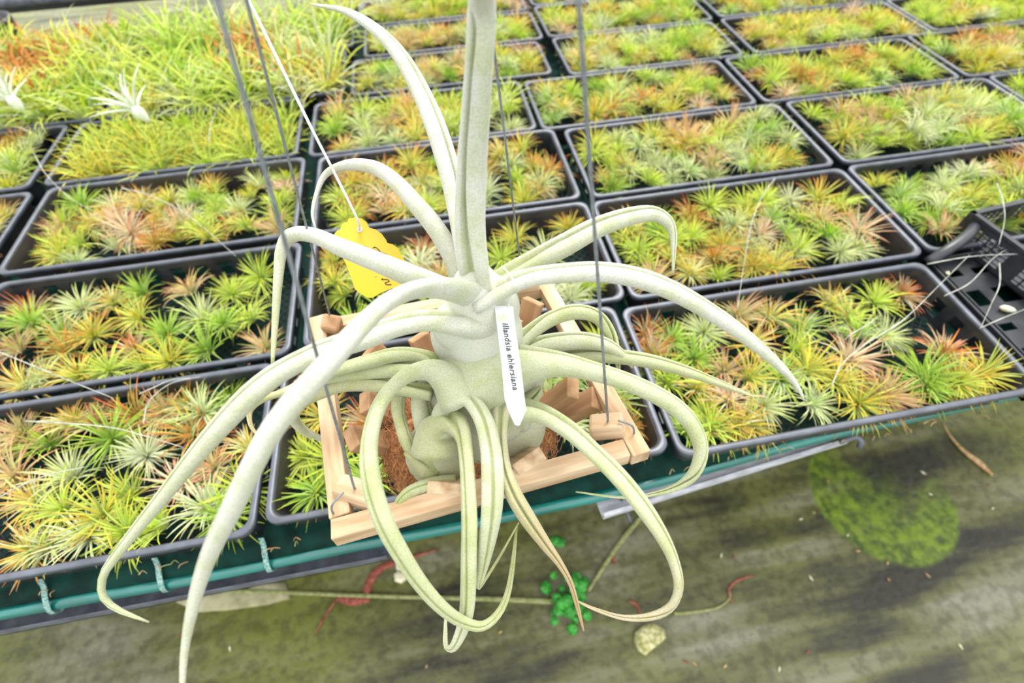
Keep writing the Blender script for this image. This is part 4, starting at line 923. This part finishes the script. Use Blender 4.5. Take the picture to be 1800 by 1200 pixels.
# slab
def chunk(name, outline, h, mat, lab, cat, seed=0, rough=.2):
    rr = random.Random(seed); base = [fl(x, y, .0) for x, y in outline]; c = sum(base)/len(base); v = []; f = []; m = len(base)
    for (s_, z_) in ((1, 0), (1.02, h*.5), (.86, h), (.45, h*1.1)):
        for p in base: q = c+(p-c)*s_*rr.uniform(1-rough*.4, 1+rough*.4); v.append((q[0], q[1], FZ+z_*rr.uniform(1-rough, 1+rough) if z_ else FZ))
    for k in range(3):
        for j in range(m): j2 = (j+1) % m; f.append((k*m+j, k*m+j2, (k+1)*m+j2, (k+1)*m+j))
    f.append(tuple(3*m+j for j in range(m)))
    o = mk(name, v, f, mat); return tag(o, lab, cat)
chunk('flat_slab', [(303, 1052), (360, 1040), (450, 1036), (455, 1022), (495, 1026), (505, 1052), (470, 1062), (400, 1072), (350, 1076)], .008, M_slab, 'pale flat slab on the floor under the left end of the stem', 'slab')
chunk('stone', [(1114, 1112), (1130, 1098), (1146, 1095), (1163, 1108), (1166, 1122), (1150, 1138), (1134, 1150), (1122, 1142), (1116, 1128)], .03, M_stone, 'cream mossy lump of stone on the floor below the hooked leaf', 'stone', 4)
chunk('white_pebble', [(696, 992), (704, 988), (714, 991), (717, 1000), (708, 1006), (698, 1003)], .014, M_cream, 'upper of two small white pebbles beside the loop leaf', 'pebble', 5, .1)
chunk('white_pebble', [(694, 1010), (703, 1004), (714, 1008), (716, 1018), (706, 1026), (695, 1022)], .018, M_cream, 'lower and larger of two small white pebbles beside the loop leaf', 'pebble', 6, .1)
# weed
weed = empty('weed', fl(1000, 1045, 0), 'small bright green leafy weed growing on the dark floor', 'weed')
rr = random.Random(8)
for k in range(46):
    px = 1000+rr.gauss(0, 15); py = 1050+rr.gauss(0, 22); X = fl(px, py, rr.uniform(.005, .03)); r_ = rr.uniform(.008, .017)
    if k > 42: X = fl(982+rr.uniform(-8, 6), 953+rr.uniform(-3, 3), .008)
    n_ = unit((rr.uniform(-.5, .5), rr.uniform(-.6, .3), 1)); a = unit(np.cross(n_, (1, 0, 0))); b_ = np.cross(n_, a)
    v = [X+(a*math.cos(t)+b_*math.sin(t))*r_+n_*.0015*math.cos(2*t) for t in np.linspace(0, 6.28, 9)[:-1]]+[X+n_*.0015]
    v2 = [p-n_*.0008 for p in v]; f = [(j, (j+1) % 8, 8) for j in range(8)]+[(9+(j+1) % 8, 9+j, 17) for j in range(8)]+[(j, 9+j, 9+(j+1) % 8, (j+1) % 8) for j in range(8)]
    mk('leaf', v+v2, f, M_weed, weed)
mb = MB()
for k in range(14):
    X = fl(1000+rr.gauss(0, 14), 1045+rr.gauss(0, 18), .015); mb.tube([fl(1000+rr.gauss(0, 5), 1045+rr.gauss(0, 6), .0), X], .0009, 5)
mk('stem', mb.v, mb.f, M_weed, weed)
# small scattered bits
BITS = [(1408, 912), (1268, 975), (1455, 845), (1290, 978), (1425, 1015), (1562, 1018), (1630, 1010), (1745, 893), (1738, 852), (1622, 830), (1220, 1165), (1205, 1162), (1370, 1175), (1490, 940), (1508, 968), (1560, 988), (1420, 1145), (1688, 1135), (750, 1170), (1610, 1205), (1635, 868), (880, 1110), (404, 1138), (320, 1115), (1430, 900), (1275, 1170)]
for i, (x, y) in enumerate(BITS):
    X = fl(x, y, .002); a = rnd.uniform(0, 3); d = np.array((math.cos(a), math.sin(a), 0))*rnd.uniform(.004, .010); mb = MB()
    mb.tube([X-d, X, X+d*.8], [.0006, .0026, .0005], 6)
    mt_, cw = rnd.choice(((M_cream, 'cream'), (M_cream, 'cream'), (M_dry, 'brown'), (M_red, 'reddish')))
    zone = 'at lower left of the floor' if x < 800 else 'below the hanging leaves' if x < 1000 else 'on the bright moss patch' if (x-1560)**2+(y-900)**2 < 105**2 else 'right of the moss patch' if x > 1600 else 'between hooked leaf and moss patch' if y < 1000 else 'at lower right of the cream stone'
    tag(mk('leaf_bit', mb.v, mb.f, mt_), 'tiny %s leaf bit on the floor %s' % (cw, zone), 'leaf bit', 'loose dry bits on the mossy floor')
# debris on the netting edge
for i in range(26):
    x = rnd.choice((rnd.uniform(-.35, .1), rnd.uniform(.55, 1.1))); y = rnd.uniform(-.012, -.004); a = rnd.uniform(0, 6.28); L_ = rnd.uniform(.010, .022)
    p0 = np.array((x, y, -.062)); mb = MB(); p1 = p0+np.array((math.cos(a)*L_*.6, math.sin(a)*L_*.3, .006)); p2 = p0+np.array((math.cos(a)*L_, math.sin(a)*L_*.3-.004, .004))
    mb.tube(spline([p0, p1, p2], 8), np.linspace(.0009, .0003, 8), 5)
    tag(mk('fallen_needle', mb.v, mb.f, rnd.choice((M_dry, M_stem, M_dry))), 'fallen thin needle on green bench netting, %s' % ('far left corner' if x < -.2 else 'left of the basket' if x < .2 else 'just right of the basket' if x < .75 else 'right, past the rail end'), 'needle', 'fallen needles on the bench edge')
